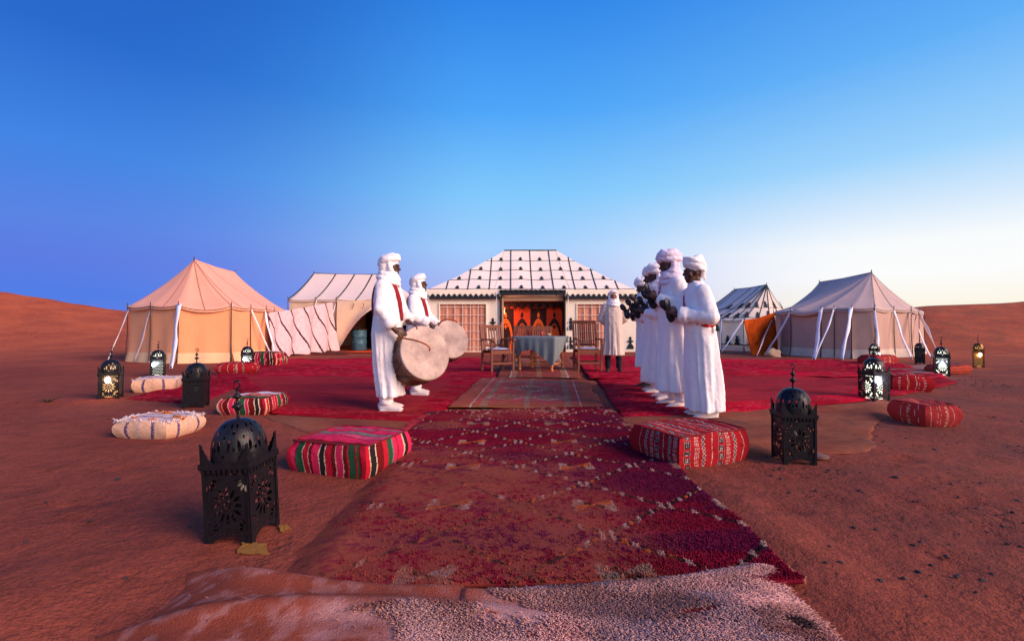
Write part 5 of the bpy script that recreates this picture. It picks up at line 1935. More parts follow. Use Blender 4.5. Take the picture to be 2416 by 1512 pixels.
lantern('unlit dark lantern in front of the right end of the mauve tent', *gl(2169, 859), R(-40), 'dots', None, (0.82, 0.82, 1.05))
lantern('lit lantern with cold white light between the mauve blanket and the layered pouffe', *gl(2220, 887), R(-35), 'flower', 'cool', (0.88, 0.88, 1.1), bulb=(0.0, -0.085, 0.22))
lantern('brass-coloured lantern with warm light at the far right in front of the dune', *gl(2307, 867), R(-40), 'dots', 'warm', (0.76, 0.76, 1.12), bulb=(0.03, -0.09, 0.29), metal=M['lantern_brass'])
# round lid in the sand behind the right lantern
x, y = gl(1921, 1077)
lid = MB(); lid.lathe([(0.085, 0), (0.088, 0.006), (0.08, 0.012), (0.02, 0.014)], 24)
tag(lid.obj('round_tray', M['drum_wood'], None, True, (x, y, H(x, y) + 0.012)), 'flat round brown tray in the sand beside the big right lantern', 'tray')
# ------------------------------------------------------------------ furniture
def chair(label, x, y, yaw, wid=0.50, seat=0.43, top=0.98, nsl=8, cushion=None):
    root = thing('wooden_chair', label, 'chair', (x, y, H(x, y) + 0.055), yaw, 'slatted wooden armchairs round the table')
    hw = wid / 2
    # local: front is -y
    for sx in (-1, 1):
        mb = MB(); mb.bar((sx * hw, -0.24, 0), (sx * hw, -0.24, seat + 0.22), 0.042, 0.042); mb.obj('leg', M['teak'], root)
        mb = MB(); mb.bar((sx * hw, 0.24, 0), (sx * hw, 0.22, seat), 0.042, 0.042); mb.bar((sx * hw, 0.22, seat - 0.01), (sx * hw, 0.33, top), 0.042, 0.042); mb.obj('rear_leg', M['teak'], root)
        mb = MB(); mb.bar((sx * hw, -0.30, seat + 0.235), (sx * hw, 0.22, seat + 0.235), 0.06, 0.028)
        mb.tube([(sx * hw - 0.03, -0.30, seat + 0.225), (sx * hw + 0.03, -0.30, seat + 0.225)], 0.02, 8)
        mb.obj('armrest', M['teak'], root)
        mb = MB(); mb.bar((sx * hw, -0.22, 0.17), (sx * hw, 0.23, 0.17), 0.025, 0.035); mb.obj('stretcher', M['teak'], root)
    for yy in (-0.24, 0.235):
        mb = MB(); mb.bar((-hw + 0.02, yy, 0.17), (hw - 0.02, yy, 0.17), 0.025, 0.04); mb.obj('stretcher', M['teak'], root)
        mb = MB(); mb.bar((-hw + 0.02, yy, seat - 0.035), (hw - 0.02, yy, seat - 0.035), 0.025, 0.055); mb.obj('seat_rail', M['teak'], root)
    k = (top - seat) and 0.11 / (top - seat)
    yb = lambda z: 0.22 + k * (z - seat)
    for z, h in ((top - 0.03, 0.07), (seat + 0.10, 0.055)):
        mb = MB(); mb.bar((-hw + 0.02, yb(z), z), (hw - 0.02, yb(z), z), 0.028, h); mb.obj('back_rail', M['teak'], root)
    sl = MB(); sl.bar((0, yb(seat + 0.12), seat + 0.12), (0, yb(top - 0.06), top - 0.06), 0.034, 0.014)
    slm = sl.mesh('back_slat', M['teak'])
    for i in range(nsl):
        xx = -hw + 0.055 + (wid - 0.11) * i / (nsl - 1)
        link('back_slat', slm, root, (xx, 0, 0))
    st = MB(); st.bar((-hw + 0.02, 0, 0), (hw - 0.02, 0, 0), 0.05, 0.018); stm = st.mesh('seat_slat', M['teak'])
    for i in range(7):
        link('seat_slat', stm, root, (0, -0.22 + 0.072 * i, seat))
    if cushion:
        c = thing('seat_cushion', cushion, 'cushion', (x, y, H(x, y) + 0.055 + seat + 0.012), yaw)
        P = []
        for j in range(13):
            row = []
            for i in range(13):
                a, b = -1 + i / 6, -1 + j / 6
                row.append(Vector((a * (hw - 0.04), -0.01 + b * 0.215, 0.02 + 0.03 * (1 - a ** 4) * (1 - b ** 4))))
            P.append(row)
        mb = MB(); mb.grid(P); mb.grid([[Vector((p.x, p.y, 0.04 - p.z)) for p in r] for r in P])
        mb.obj('cushion_cover', M['cushion'], c, True)
    return root


chair('wooden armchair left of the table, pale cushion on its seat', 0.0 - 0.31, 9.72, R(28), 0.50, 0.43, 0.97, 7, 'pale blue cushion on the chair left of the table')
chair('tall-backed wooden armchair right of the table, next to the man in the cream djellaba', gx(1386, 9.95), 9.95, R(4), 0.50, 0.44, 1.08, 9, 'pale cushion on the tall chair right of the table')
chair('dark slatted wooden chair behind the table, left one of the two by the doorway', gx(1233, 11.6), 11.6, R(-3), 0.44, 0.45, 0.96, 9)
chair('slatted wooden chair behind the table, right one of the two by the doorway', gx(1283, 11.4), 11.4, R(4), 0.46, 0.45, 0.95, 8)

TX, TY, TYAW = 0.64, 9.95, R(-24)
tz = H(TX, TY) + 0.055
tb = thing('side_table', 'square wooden table with turned orange legs under a grey blue cloth', 'table', (TX, TY, tz), TYAW)
legp = [(0.022, 0), (0.034, 0.01), (0.036, 0.05), (0.022, 0.065), (0.034, 0.085), (0.038, 0.12), (0.024, 0.15), (0.030, 0.20), (0.033, 0.30), (0.026, 0.42), (0.034, 0.45), (0.024, 0.47), (0.035, 0.50), (0.035, 0.70)]
lm = MB(); lm.lathe(legp, 12); lme = lm.mesh('leg', M['pine'], True)
for sx in (-1, 1):
    for sy in (-1, 1):
        link('leg', lme, tb, (sx * 0.36, sy * 0.36, 0))
for a, b in (((-0.36, -0.36), (0.36, -0.36)), ((0.36, -0.36), (0.36, 0.36)), ((-0.36, 0.36), (0.36, 0.36)), ((-0.36, -0.36), (-0.36, 0.36))):
    mb = MB()
    A, B = Vector((*a, 0.145)), Vector((*b, 0.145))
    mb.tube([A + (B - A) * t for t in np.linspace(0, 1, 11)], [0.012, 0.016, 0.014, 0.018, 0.02, 0.024, 0.02, 0.018, 0.014, 0.016, 0.012], 8)
    mb.obj('stretcher', M['pine'], tb, True)
    mb = MB(); mb.bar((*a, 0.65), (*b, 0.65), 0.024, 0.09); mb.obj('apron', M['pine'], tb)
mb = MB(); mb.box((0, 0, 0.71), (0.94, 0.94, 0.028)); mb.obj('table_top', M['pine'], tb)

# cloth: flat on the top, hanging points at the corners
Pn = 128
rows = []
for k, (rad) in enumerate(np.linspace(0, 1, 9)):
    row = []
    for j in range(Pn):
        a = 2 * math.pi * j / Pn + math.pi / 4
        c, s = math.cos(a), math.sin(a)
        m_ = max(abs(c), abs(s))
        row.append(Vector((c / m_ * 0.475 * rad, s / m_ * 0.475 * rad, 0.729)))
    rows.append(row)
for k in range(1, 15):
    t = k / 14
    row = []
    for j in range(Pn):
        a = 2 * math.pi * j / Pn + math.pi / 4
        c, s = math.cos(a), math.sin(a)
        m_ = max(abs(c), abs(s))
        x, y = c / m_ * 0.475, s / m_ * 0.475
        q = (j / Pn * 4)
        ci = int(round(q)) % 4
        e = abs(q - round(q)) * 2          # 0 at a corner, 1 half way along a side
        drop = {0: 0.09, 1: 0.30, 2: 0.34, 3: 0.53}
        dr = 0.065
        for c_ in range(4):
            dd = abs(q - c_); dd = min(dd, 4 - dd)
            dr += drop[c_] * max(0.0, 1 - dd / (1.0 if c_ == 3 else 0.55)) ** 1.35
        out = Vector((x, y, 0)).normalized()
        rp = 0.022 * math.sin(j * 0.9 + ci) * t * (0.4 + (1 - e)) + 0.014 * math.sin(t * 3)
        pull = 0.10 * (1 - e) ** 2 * t
        p = Vector((x, y, 0)) + out * (0.012 + rp - pull)
        p.z = 0.729 - 0.006 * min(1, t * 6) - dr * t
        row.append(p)
    rows.append(row)
mb = MB(); mb.grid(rows, closed_u=True)
tcl = thing('tablecloth', 'grey blue woven cloth draped over the table with a long point hanging at the front', 'tablecloth', (TX, TY, tz), TYAW)
mb.obj('cloth', M['teal_cloth'], tcl, True)
gx_ = at(1278, 790, 9.9)
g = thing('tea_glass', 'dark red tea glass standing on the blue grey tablecloth', 'glass', (gx_.x, 9.95, tz + 0.728))
mb = MB(); mb.lathe([(0.03, 0), (0.034, 0.02), (0.03, 0.05), (0.04, 0.10), (0.037, 0.10), (0.028, 0.05), (0.028, 0.012)], 14); mb.obj('glass_body', M['glass_red'], g, True)
g = thing('sugar_bowl', 'small pale bowl beside the red tea glass on the table', 'bowl', (gx_.x + 0.16, 10.02, tz + 0.728))
mb = MB(); mb.lathe([(0.03, 0), (0.055, 0.03), (0.06, 0.06), (0.055, 0.06), (0.04, 0.02)], 14); mb.obj('bowl_body', M['beige_board'], g, True)
# stool with an orange cloth behind the table
sx, sy = gx(1211, 11.3), 11.3
st = thing('wooden_stool', 'low wooden stool with orange cloth between the left chair and the table', 'stool', (sx, sy, H(sx, sy) + 0.05))
for a in (-1, 1):
    for b in (-1, 1):
        mb = MB(); mb.bar((a * 0.13, b * 0.13, 0), (a * 0.11, b * 0.11, 0.66), 0.03, 0.03); mb.obj('leg', M['teak'], st)
mb = MB(); mb.box((0, 0, 0.67), (0.30, 0.30, 0.03)); mb.obj('seat', M['teak'], st)
oc = thing('orange_cloth', 'bright orange cloth folded on the stool behind the table', 'cloth', (sx, sy, H(sx, sy) + 0.05 + 0.685))
P = [[Vector((-0.15 + 0.30 * i / 10, -0.13 + 0.26 * j / 10, 0.035 + 0.02 * math.sin(i * 0.9) - 0.05 * (abs(i - 5) / 5) ** 4)) for i in range(11)] for j in range(11)]
mb = MB(); mb.grid(P); mb.grid([[p * 1.0 - Vector((0, 0, p.z)) for p in r] for r in P]); mb.obj('folded_cloth', M['bright_orange'], oc, True)

# ------------------------------------------------------------------ people
def remeshed(mb, voxel, smooth=3, name='body', dec=1.0):
    me = mb.mesh(name, None)
    o = bpy.data.objects.new('tmp', me)
    COL.objects.link(o)
    r = o.modifiers.new('r', 'REMESH'); r.mode = 'VOXEL'; r.voxel_size = voxel; r.use_smooth_shade = True
    if smooth:
        s = o.modifiers.new('s', 'SMOOTH'); s.iterations = smooth; s.factor = 0.5
    if dec < 1:
        d = o.modifiers.new('d', 'DECIMATE'); d.ratio = dec
    dg = bpy.context.evaluated_depsgraph_get()
    out = bpy.data.meshes.new_from_object(o.evaluated_get(dg))
    out.name = name
    bpy.data.objects.remove(o)
    bpy.data.meshes.remove(me)
    out.polygons.foreach_set('use_smooth', [True] * len(out.polygons))
    return out


def wrinkle(me, amp, scale, seed=0.0, stretch=(1, 1, 1), zfade=None):
    n = len(me.vertices)
    co = np.zeros(n * 3); me.vertices.foreach_get('co', co); co = co.reshape(-1, 3)
    no = np.zeros(n * 3); me.vertices.foreach_get('normal', no); no = no.reshape(-1, 3)
    d = np.array([noise.noise(Vector((p[0] * scale * stretch[0] + seed, p[1] * scale * stretch[1], p[2] * scale * stretch[2] + seed))) for p in co])
    d = 1 - 2 * np.abs(d) if amp < 0 else d
    a = abs(amp) * (zfade(co[:, 2]) if zfade else 1.0)
    co = co + no * (d * a)[:, None]
    me.vertices.foreach_set('co', co.ravel())
    me.update()


def hand(mb, w, d, nrm, side, curl=0.5, grip=False):
    """w wrist, d finger direction, nrm palm normal (side the fingers close to), side thumb direction"""
    w, d, nrm, side = Vector(w), Vector(d).normalized(), Vector(nrm).normalized(), Vector(side).normalized()
    rot = Matrix((d, side, nrm)).transposed()
    mb.ell(w + d * 0.048, (0.055, 0.043, 0.019), 14, 8, rot)
    mb.capsule(w - d * 0.01, w + d * 0.03, 0.026, 0.026, 8)
    for i, (off, L) in enumerate(((0.034, 0.068), (0.0115, 0.078), (-0.0115, 0.072), (-0.033, 0.056))):
        b0 = w + d * 0.078 + side * off
        dd = (d + side * off * 5.0).normalized()
        c1 = curl * (0.7 + 0.12 * i)
        p1 = b0 + (dd * math.cos(c1) + nrm * math.sin(c1)) * L * 0.45
        p2 = p1 + (dd * math.cos(c1 * 2.1) + nrm * math.sin(c1 * 2.1)) * L * 0.33
        p3 = p2 + (dd * math.cos(c1 * 2.9) + nrm * math.sin(c1 * 2.9)) * L * 0.22
        mb.capsule(b0 - dd * 0.01, p1, 0.0100, 0.0094, 8); mb.capsule(p1, p2, 0.0092, 0.0086, 8); mb.capsule(p2, p3, 0.0084, 0.0075, 8)
    t0 = w + d * 0.022 + side * 0.030
    t1 = t0 + (side * 0.75 + d * 0.6 + nrm * 0.25 * curl).normalized() * 0.038
    t2 = t1 + (side * 0.25 + d * 0.85 + nrm * 0.7 * curl).normalized() * 0.032
    mb.capsule(t0, t1, 0.0125, 0.0108, 8); mb.capsule(t1, t2, 0.0105, 0.009, 8)


def head_prims(mb, c, pitch=0.0, turn=0.0, ears=False):
    """c: head centre; faces +x"""
    m3 = Matrix.Rotation(turn, 3, 'Z') @ Matrix.Rotation(-pitch, 3, 'Y')
    c = Vector(c)
    T = lambda p: c + m3 @ Vector(p)
    mb.ell(T((-0.005, 0, 0.022)), (0.098, 0.076, 0.098), 20, 14, m3)
    mb.ell(T((0.032, 0, -0.045)), (0.062, 0.056, 0.070), 18, 12, m3)
    mb.capsule(T((0.070, 0, -0.098)), T((0.074, 0, -0.094)), 0.021, 0.021)                 # chin
    mb.capsule(T((0.094, -0.028, 0.026)), T((0.094, 0.028, 0.026)), 0.014, 0.014)          # brow
    mb.capsule(T((0.094, 0, 0.018)), T((0.114, 0, -0.020)), 0.010, 0.0165)                 # nose
    for s in (-1, 1):
        mb.capsule(T((0.098, s * 0.012, -0.024)), T((0.098, s * 0.013, -0.024)), 0.012, 0.012)
        mb.capsule(T((0.066, s * 0.045, -0.012)), T((0.060, s * 0.047, -0.030)), 0.022, 0.022)  # cheek
        if ears:
            mb.ell(T((-0.004, s * 0.076, -0.008)), (0.018, 0.009, 0.031), 10, 8, m3)
        mb.capsule(T((-0.02, s * 0.045, -0.075)), T((0.05, s * 0.032, -0.10)), 0.018, 0.018)     # jaw
    mb.capsule(T((0.090, -0.019, -0.050)), T((0.090, 0.019, -0.050)), 0.0125, 0.0125)      # lips
    mb.capsule(T((0.089, -0.017, -0.068)), T((0.089, 0.017, -0.068)), 0.0125, 0.0125)
    return T, m3


def ring_loft(mb, rings, n=48, fold=None):
    """rings: (z, cx, cy, rx, ry)"""
    zs = [r[0] for r in rings]
    zz = np.concatenate([np.linspace(a, b, max(2, int(abs(b - a) / 0.025)) + 1)[:-1] for a, b in zip(zs, zs[1:])] + [[zs[-1]]])
    P = []
    for z in zz:
        v = [np.interp(z, zs, [r[k] for r in rings]) for k in range(1, 5)]
        row = []
        for k in range(n):
            t = 2 * math.pi * k / n
            f = fold(t, z) if fold else 0.0
            row.append(Vector((v[0] + math.cos(t) * (v[2] + f), v[1] + math.sin(t) * (v[3] + f), z)))
        P.append(row)
    o = len(mb.v)
    mb.grid(P, closed_u=True)
    mb.f.append(tuple(o + k for k in range(n - 1, -1, -1)))
    mb.f.append(tuple(o + (len(P) - 1) * n + k for k in range(n)))


def band_on(tree, pts_out, axis, w, lift=0.008):
    """project points onto the robe by rays towards the body axis"""
    out, nor = [], []
    for p in pts_out:
        p = Vector(p)
        tgt = Vector((axis[0], axis[1], p.z)) if len(axis) == 2 else Vector(axis)
        d = (tgt - p).normalized()
        hit = tree.ray_cast(p, d)
        if hit[0] is None:
            out.append(tgt); nor.append(-d)
        else:
            out.append(hit[0]); nor.append(hit[1] if hit[1].dot(-d) > 0 else -hit[1])
    # soften
    for _ in range(2):
        out = [out[0]] + [(out[i - 1] + out[i] * 2 + out[i + 1]) / 4 for i in range(1, len(out) - 1)] + [out[-1]]
    mb = MB()
    def sd(i):
        d = (out[min(i + 1, len(out) - 1)] - out[max(i - 1, 0)]).normalized()
        return d.cross(nor[i])
    n = len(out)
    vs = []
    for i, p in enumerate(out):
        s = sd(i).normalized()
        for q, l in ((-1, lift), (1, lift), (1, lift + 0.006), (-1, lift + 0.006)):
            vs.append(p + s * (q * w / 2) + nor[i] * l)
    fs = []
    for i in range(n - 1):
        for k in range(4):
            fs.append((i * 4 + k, i * 4 + (k + 1) % 4, i * 4 + 4 + (k + 1) % 4, i * 4 + 4 + k))
    fs.append((3, 2, 1, 0)); fs.append(tuple((n - 1) * 4 + k for k in range(4)))
    mb.add(vs, fs)
    return mb, out


def person(label, x, y, yaw, height, z=0.035, arms=None, hem=0.10, skin='skin', robe='robe', head='wrap', shoes='slipper', trousers='robe', seed=0, legs=0.10, head_pitch=0.0, head_turn=0.0, hands=None, group=None, girth=1.0, scarf=True, lean=0.0, hood=False, wide_sleeve=1.0, stance=0.0, turban='robe', hemw=0.18, hemx=0.012, tilt=0.0):
    s = height / 1.72
    root = thing('person', label, 'person', (x, y, H(x, y) + z), yaw, group, s)
    root.rotation_euler = (Matrix.Rotation(yaw, 3, 'Z') @ Matrix.Rotation(R(tilt), 3, 'Y')).to_euler()
    rs = np.random.RandomState(seed)
    hc = Vector((0.025 + lean * 0.3, 0, 1.602))
    # ---- body
    b = MB()
    b.ell((0, 0, 0.93), (0.11, 0.15, 0.13)); b.ell((0.0, 0, 1.12), (0.10, 0.14, 0.16)); b.ell((0.0, 0, 1.30), (0.105, 0.16, 0.16))
    b.capsule((-0.005, -0.13, 1.39), (-0.005, 0.13, 1.39), 0.05, 0.05)
    b.capsule((0, 0, 1.38), tuple(hc + Vector((-0.01, 0, -0.06))), 0.062, 0.054)
    T, m3 = head_prims(b, hc, head_pitch, head_turn, head == 'tall')
    for sg, key in ((1, 'L'), (-1, 'R')):
        sh, el, wr, fd, nd, td, cu = arms[key]
        b.capsule(sh, el, 0.052, 0.041); b.capsule(el, wr, 0.041, 0.027)
        hand(b, wr, fd, nd, td, cu)
        lx = stance * sg
        b.capsule((0, sg * 0.085, 0.90), (0.01 + lx * 0.5, sg * legs, 0.48), 0.08, 0.055); b.capsule((0.01 + lx * 0.5, sg * legs, 0.48), (-0.015 + lx, sg * legs, 0.08), 0.054, 0.036)
        b.capsule((-0.03 + lx, sg * legs, 0.045), (0.11 + lx, sg * (legs + 0.02), 0.03), 0.036, 0.028)
    me = remeshed(b, 0.0066, 2, 'body', 0.38)
    me.materials.append(M[skin])
    link('body', me, root)
    for sg in (-1, 1):
        e = MB(); e.ell(T((0.082, sg * 0.031, 0.006)), (0.011, 0.012, 0.008), 10, 8, m3); e.obj('eye', M['eye'], root, True)
    # ---- robe
    g = girth
    ph = rs.rand(6) * 6.28

    def fold(t, z):
        a = 0.036 * float(sstep(1.15, 0.25, z)) + 0.006
        q = noise.noise(Vector((math.cos(t) * 2.3 + seed * 3.1, math.sin(t) * 2.3, z * 0.75 + seed)))
        q2 = noise.noise(Vector((math.cos(t) * 5.0 + seed, math.sin(t) * 5.0 + 4, z * 1.1)))
        q = 0.75 - 2.2 * abs(q)
        return a * (0.9 * q + 0.9 * q2 + 0.35 * math.sin(t * 7 + ph[0] + 1.5 * math.sin(z * 2 + ph[1])))
    rings = [(hem, hemx, 0, hemw * g, (hemw + 0.045) * g), (0.5, 0.008, 0, (0.6 * hemw + 0.066) * g, (0.6 * hemw + 0.10) * g), (0.85, 0.0, 0, 0.160 * g, 0.198 * g), (1.05, 0.008, 0, 0.150 * g, 0.182 * g), (1.22, 0.0, 0, 0.146 * g, 0.188 * g), (1.34, -0.004, 0, 0.124 * g, 0.186), (1.40, -0.004, 0, 0.104, 0.166), (1.45, -0.002, 0, 0.082, 0.116), (1.50, 0.004, 0, 0.066, 0.070)]
    tor = MB(); ring_loft(tor, rings, 56, fold)
    torso_me = tor.mesh('t', None)
    bm = bmesh.new(); bm.from_mesh(torso_me); tree = BVHTree.FromBMesh(bm); bm.free()
    r_ = MB(); ring_loft(r_, rings, 56, fold)
    for key in ('L', 'R'):
        sh, el, wr = [Vector(q) for q in arms[key][:3]]
        fd = (wr - el).normalized()
        cuff = wr - fd * (0.035)
        pts, rad = [], []
        for t in np.linspace(0, 1, 12):
            pts.append(sh + (el - sh) * t); rad.append((0.073 + (0.064 - 0.073) * t) * (1 + (wide_sleeve - 1) * t) + 0.002 * math.sin(t * 19 + ph[2]))
        for t in np.linspace(0.08, 1, 12):
            pts.append(el + (cuff - el) * t); rad.append((0.066 + (0.056 - 0.066) * t) * wide_sleeve + 0.003 * math.sin(t * 17 + ph[3]) * (1 - 0.4 * t))
        pts.append(cuff + fd * 0.012); rad.append(rad[-1] * 0.98)
        r_.tube(pts, rad, 18)
        r_.ell(sh, (0.074, 0.070, 0.070))
        r_.ell(el, (0.068 * wide_sleeve,) * 3)
        if hands and hands.get(key) == 'cuff':          # rolled cuff
            r_.tube([cuff - fd * 0.085, cuff - fd * 0.08, cuff - fd * 0.005, cuff], [0.055, 0.074 * wide_sleeve, 0.078 * wide_sleeve, 0.06], 18)
    if hood:
        r_.ell((-0.09, 0, 1.43), (0.085, 0.13, 0.06))
    rme = remeshed(r_, 0.0125, 2, 'robe')
    wrinkle(rme, 0.013, 6.5, seed * 7.3, (1.0, 1.0, 0.22))
    wrinkle(rme, -0.0045, 9.0, seed * 3.3, (0.7, 0.7, 1.5), lambda z: sstep(0.75, 1.05, z))
    wrinkle(rme, -0.004, 13.0, seed * 5.3, (1.0, 1.0, 0.35))
    wrinkle(rme, 0.003, 26.0, seed * 2.3, (1.0, 1.0, 0.8))
    rme.materials.append(M[robe])
    link('robe', rme, root)
    # ---- trousers and shoes
    t_ = MB()
    for sg in (-1, 1):
        lx = stance * sg
        pts = [(lx * 0.8, sg * legs, max(hem, 0.2) + 0.28), (lx * 0.9, sg * legs, 0.28), (-0.005 + lx, sg * legs, 0.19), (-0.01 + lx, sg * legs, 0.12), (-0.012 + lx, sg * legs, 0.065)]
        t_.tube(pts, [0.085, 0.085, 0.082, 0.074, 0.066] if trousers != 'dark_trouser' else [0.07, 0.066, 0.062, 0.06, 0.055], 16)
    tme = remeshed(t_, 0.012, 1, 'trousers'); wrinkle(tme, 0.010, 11, seed + 2, (1, 1, 2.2)); tme.materials.append(M[trousers]); link('trousers', tme, root)
    for sg in (-1, 1):
        lx = stance * sg
        sm2 = MB()
        yy = sg * legs
        sm2.capsule((-0.065 + lx, yy, 0.034), (0.05 + lx, yy + sg * 0.012, 0.034), 0.040, 0.046)
        sm2.capsule((0.05 + lx, yy + sg * 0.012, 0.034), (0.155 + lx, yy + sg * 0.025, 0.024), 0.046, 0.026)
        sm2.capsule((0.155 + lx, yy + sg * 0.025, 0.024), (0.185 + lx, yy + sg * 0.026, 0.028), 0.024, 0.010)
        sm2.box((0.045 + lx, yy + sg * 0.01, 0.004), (0.25, 0.085, 0.012))
        sme = remeshed(sm2, 0.008, 2, 'shoe'); sme.materials.append(M[shoes]); link('shoe', sme, root)
    # ---- headwear
    h_ = MB()
    RT3 = lambda p: T(p)

    def loop(rx, ry, z0, tilt, roll, r, wob=0.004, back=0.0, k0=0, flat_=1.25):
        pts = []
        for k in range(25):
            a = 2 * math.pi * k / 24
            px, py = math.cos(a) * rx + back, math.sin(a) * ry
            pz = z0 + px * tilt + py * roll + wob * math.sin(a * 3 + k0)
            pts.append(RT3((px, py, pz)))
        h_.tube(pts, [r * (1 + 0.15 * math.sin(k * 1.1 + k0)) for k in range(25)], 10, flat_, up=m3 @ Vector((0, 0, 1)), cap=False)
    if head == 'wrap':        # smooth cloth over the crown, wound under the chin
        h_.ell(RT3((-0.016, 0, 0.060)), (0.113, 0.092, 0.094), 20, 14, m3)
        for i, (z0, tl) in enumerate(((0.068, 0.28), (0.092, 0.26), (0.115, 0.24))):
            loop(0.108 - 0.004 * i, 0.090 - 0.004 * i, z0, tl, 0.03 * (i - 1), 0.019, 0.003, -0.008, i)
        h_.ell(RT3((-0.043, 0, 0.015)), (0.084, 0.097, 0.140), 18, 12, m3)
        h_.ell(RT3((-0.030, 0, -0.085)), (0.080, 0.086, 0.07), 18, 12, m3)
        for q in (-1, 1):
            h_.capsule(RT3((0.015, q * 0.074, 0.055)), RT3((0.040, q * 0.058, -0.10)), 0.030, 0.034)
        h_.ell(RT3((0.0, 0, 0.120)), (0.092, 0.080, 0.045), 18, 10, m3 @ Matrix.Rotation(-0.28, 3, 'Y'))
    elif head == 'turban':    # bulky wound turban
        h_.ell(RT3((-0.012, 0, 0.085)), (0.110, 0.095, 0.090), 20, 14, m3)
        for i, (rx, ry, z0, tl, rl) in enumerate(((0.106, 0.090, 0.062, 0.10, 0.14), (0.112, 0.098, 0.080, 0.12, -0.16), (0.112, 0.098, 0.104, 0.05, 0.18), (0.104, 0.092, 0.124, 0.16, -0.10), (0.088, 0.078, 0.145, 0.02, 0.12), (0.062, 0.056, 0.160, 0.1, 0.0))):
            loop(rx, ry, z0, tl, rl, 0.029 - 0.002 * (i > 3), 0.006, -0.006, i * 1.7)
        h_.ell(RT3((-0.062, 0, -0.005)), (0.052, 0.074, 0.10), 16, 12, m3)
    elif head == 'tall':      # wide flat-topped turban slanting down to the nape, bare cheeks and neck
        mr = m3 @ Matrix.Rotation(0.42, 3, 'Y')
        prof = [(0.088, -0.075), (0.106, -0.070), (0.113, -0.03), (0.114, 0.02), (0.113, 0.055), (0.104, 0.075), (0.06, 0.082), (0.01, 0.083)]
        h_.lathe(prof, 28, RT3((-0.014, 0, 0.098)), mr @ Matrix.Diagonal((1.0, 0.86, 1.0)))
        for i, (z0, tl, rl) in enumerate(((0.050, 0.42, 0.03), (0.078, 0.40, -0.05), (0.104, 0.43, 0.05), (0.130, 0.41, -0.03))):
            loop(0.108, 0.092, z0, -tl * -1.0, rl, 0.017, 0.003, -0.012, i * 1.3)
        h_.ell(RT3((-0.085, 0, 0.0)), (0.045, 0.07, 0.06), 16, 12, m3)
        h_.capsule(RT3((-0.105, -0.02, 0.0)), RT3((-0.140, -0.03, -0.075)), 0.028, 0.016)
    elif head == 'scarf':     # soft shawl over the head
        h_.ell(RT3((-0.022, 0, 0.045)), (0.108, 0.094, 0.102), 20, 14, m3)
        loop(0.106, 0.092, 0.066, 0.22, 0.05, 0.020, 0.003, -0.008, 1)
        h_.ell(RT3((-0.050, 0.05, -0.045)), (0.072, 0.045, 0.11), 16, 12, m3)
        h_.ell(RT3((-0.050, -0.05, -0.045)), (0.072, 0.045, 0.11), 16, 12, m3)
    hme = remeshed(h_, 0.0085, 2, 'turban'); wrinkle(hme, 0.005, 24, seed + 5, (1, 1, 2.4)); hme.materials.append(M[turban]); link('headcloth', hme, root)
    if scarf:
        c_ = MB()
        for i, (rx, ry, z0, tl) in enumerate(((0.098, 0.10, 1.515, -0.30), (0.108, 0.112, 1.485, -0.22), (0.112, 0.125, 1.455, -0.38), (0.09, 0.095, 1.535, -0.12))):
            pts = []
            for k in range(25):
                a = 2 * math.pi * k / 24
                px, py = math.cos(a) * rx + 0.012, math.sin(a) * ry
                pts.append(Vector((px, py, z0 + px * tl + 0.25 * py * (0.3 if i % 2 else -0.3) + 0.006 * math.sin(a * 4 + i))))
            c_.tube(pts, [0.026 + 0.005 * math.sin(k * 0.8 + i) for k in range(25)], 10, 1.0, up=(0, 0, 1), cap=False)
        sg = -1
        if head in ('wrap', 'scarf'):
            c_.capsule((0.05, sg * 0.085, 1.60), (0.085, sg * 0.05, 1.50), 0.030, 0.035)
            c_.capsule((0.05, 0.085, 1.60), (0.085, 0.05, 1.50), 0.030, 0.035)
            c_.capsule((0.085, -0.02, 1.47), (0.115, -0.03, 1.40), 0.045, 0.022)
        if head == 'turban':
            for q in (-1, 1):
                c_.capsule((0.015, q * 0.088, 1.66), (0.02, q * 0.088, 1.52), 0.030, 0.040)
        cme = remeshed(c_, 0.0085, 2, 'scarf'); wrinkle(cme, 0.006, 20, seed + 9, (1, 1, 2)); cme.materials.append(M[turban]); link('scarf', cme, root)
    return root, tree


# arms: shoulder, elbow, wrist, finger direction, palm normal, thumb direction, curl   (local: +x forward, +y left)
A_drum1 = {'R': ((0, -0.172, 1.385), (0.02, -0.275, 1.12), (0.165, -0.255, 0.905), (0.80, 0.30, -0.45), (0.0, 0.55, -0.8), (0.45, 0.5, 0.7), 0.75),
           'L': ((0.01, 0.172, 1.385), (0.10, 0.22, 1.13), (0.235, 0.02, 0.99), (0.85, -0.25, -0.35), (0.2, -0.2, -0.95), (0.2, -0.95, 0.1), 0.55)}
A_drum2 = {'R': ((0, -0.172, 1.385), (0.04, -0.27, 1.13), (0.26, -0.20, 1.03), (0.72, 0.1, -0.68), (-0.55, 0.1, -0.8), (0.2, 0.95, 0.1), 0.45),
           'L': ((0.01, 0.172, 1.385), (0.10, 0.24, 1.14), (0.30, 0.12, 1.02), (0.85, -0.25, -0.35), (0.2, -0.2, -0.95), (0.2, -0.95, 0.1), 0.5)}


def clap(hx, hz, spread=0.07, ez=1.10, dz=0.0, dx=0.0):
    return {'L': ((0.01, 0.172, 1.385), (-0.01, 0.27, ez), (hx + dx, spread, hz + dz), (0.75, -0.15, 0.65), (0.1, -1, 0.0), (-0.5, -0.1, 0.85), 0.8),
            'R': ((0.01, -0.172, 1.385), (-0.01, -0.27, ez), (hx - dx, -spread, hz - dz), (0.75, 0.15, 0.65), (0.1, 1, 0.0), (-0.5, 0.1, 0.85), 0.8)}


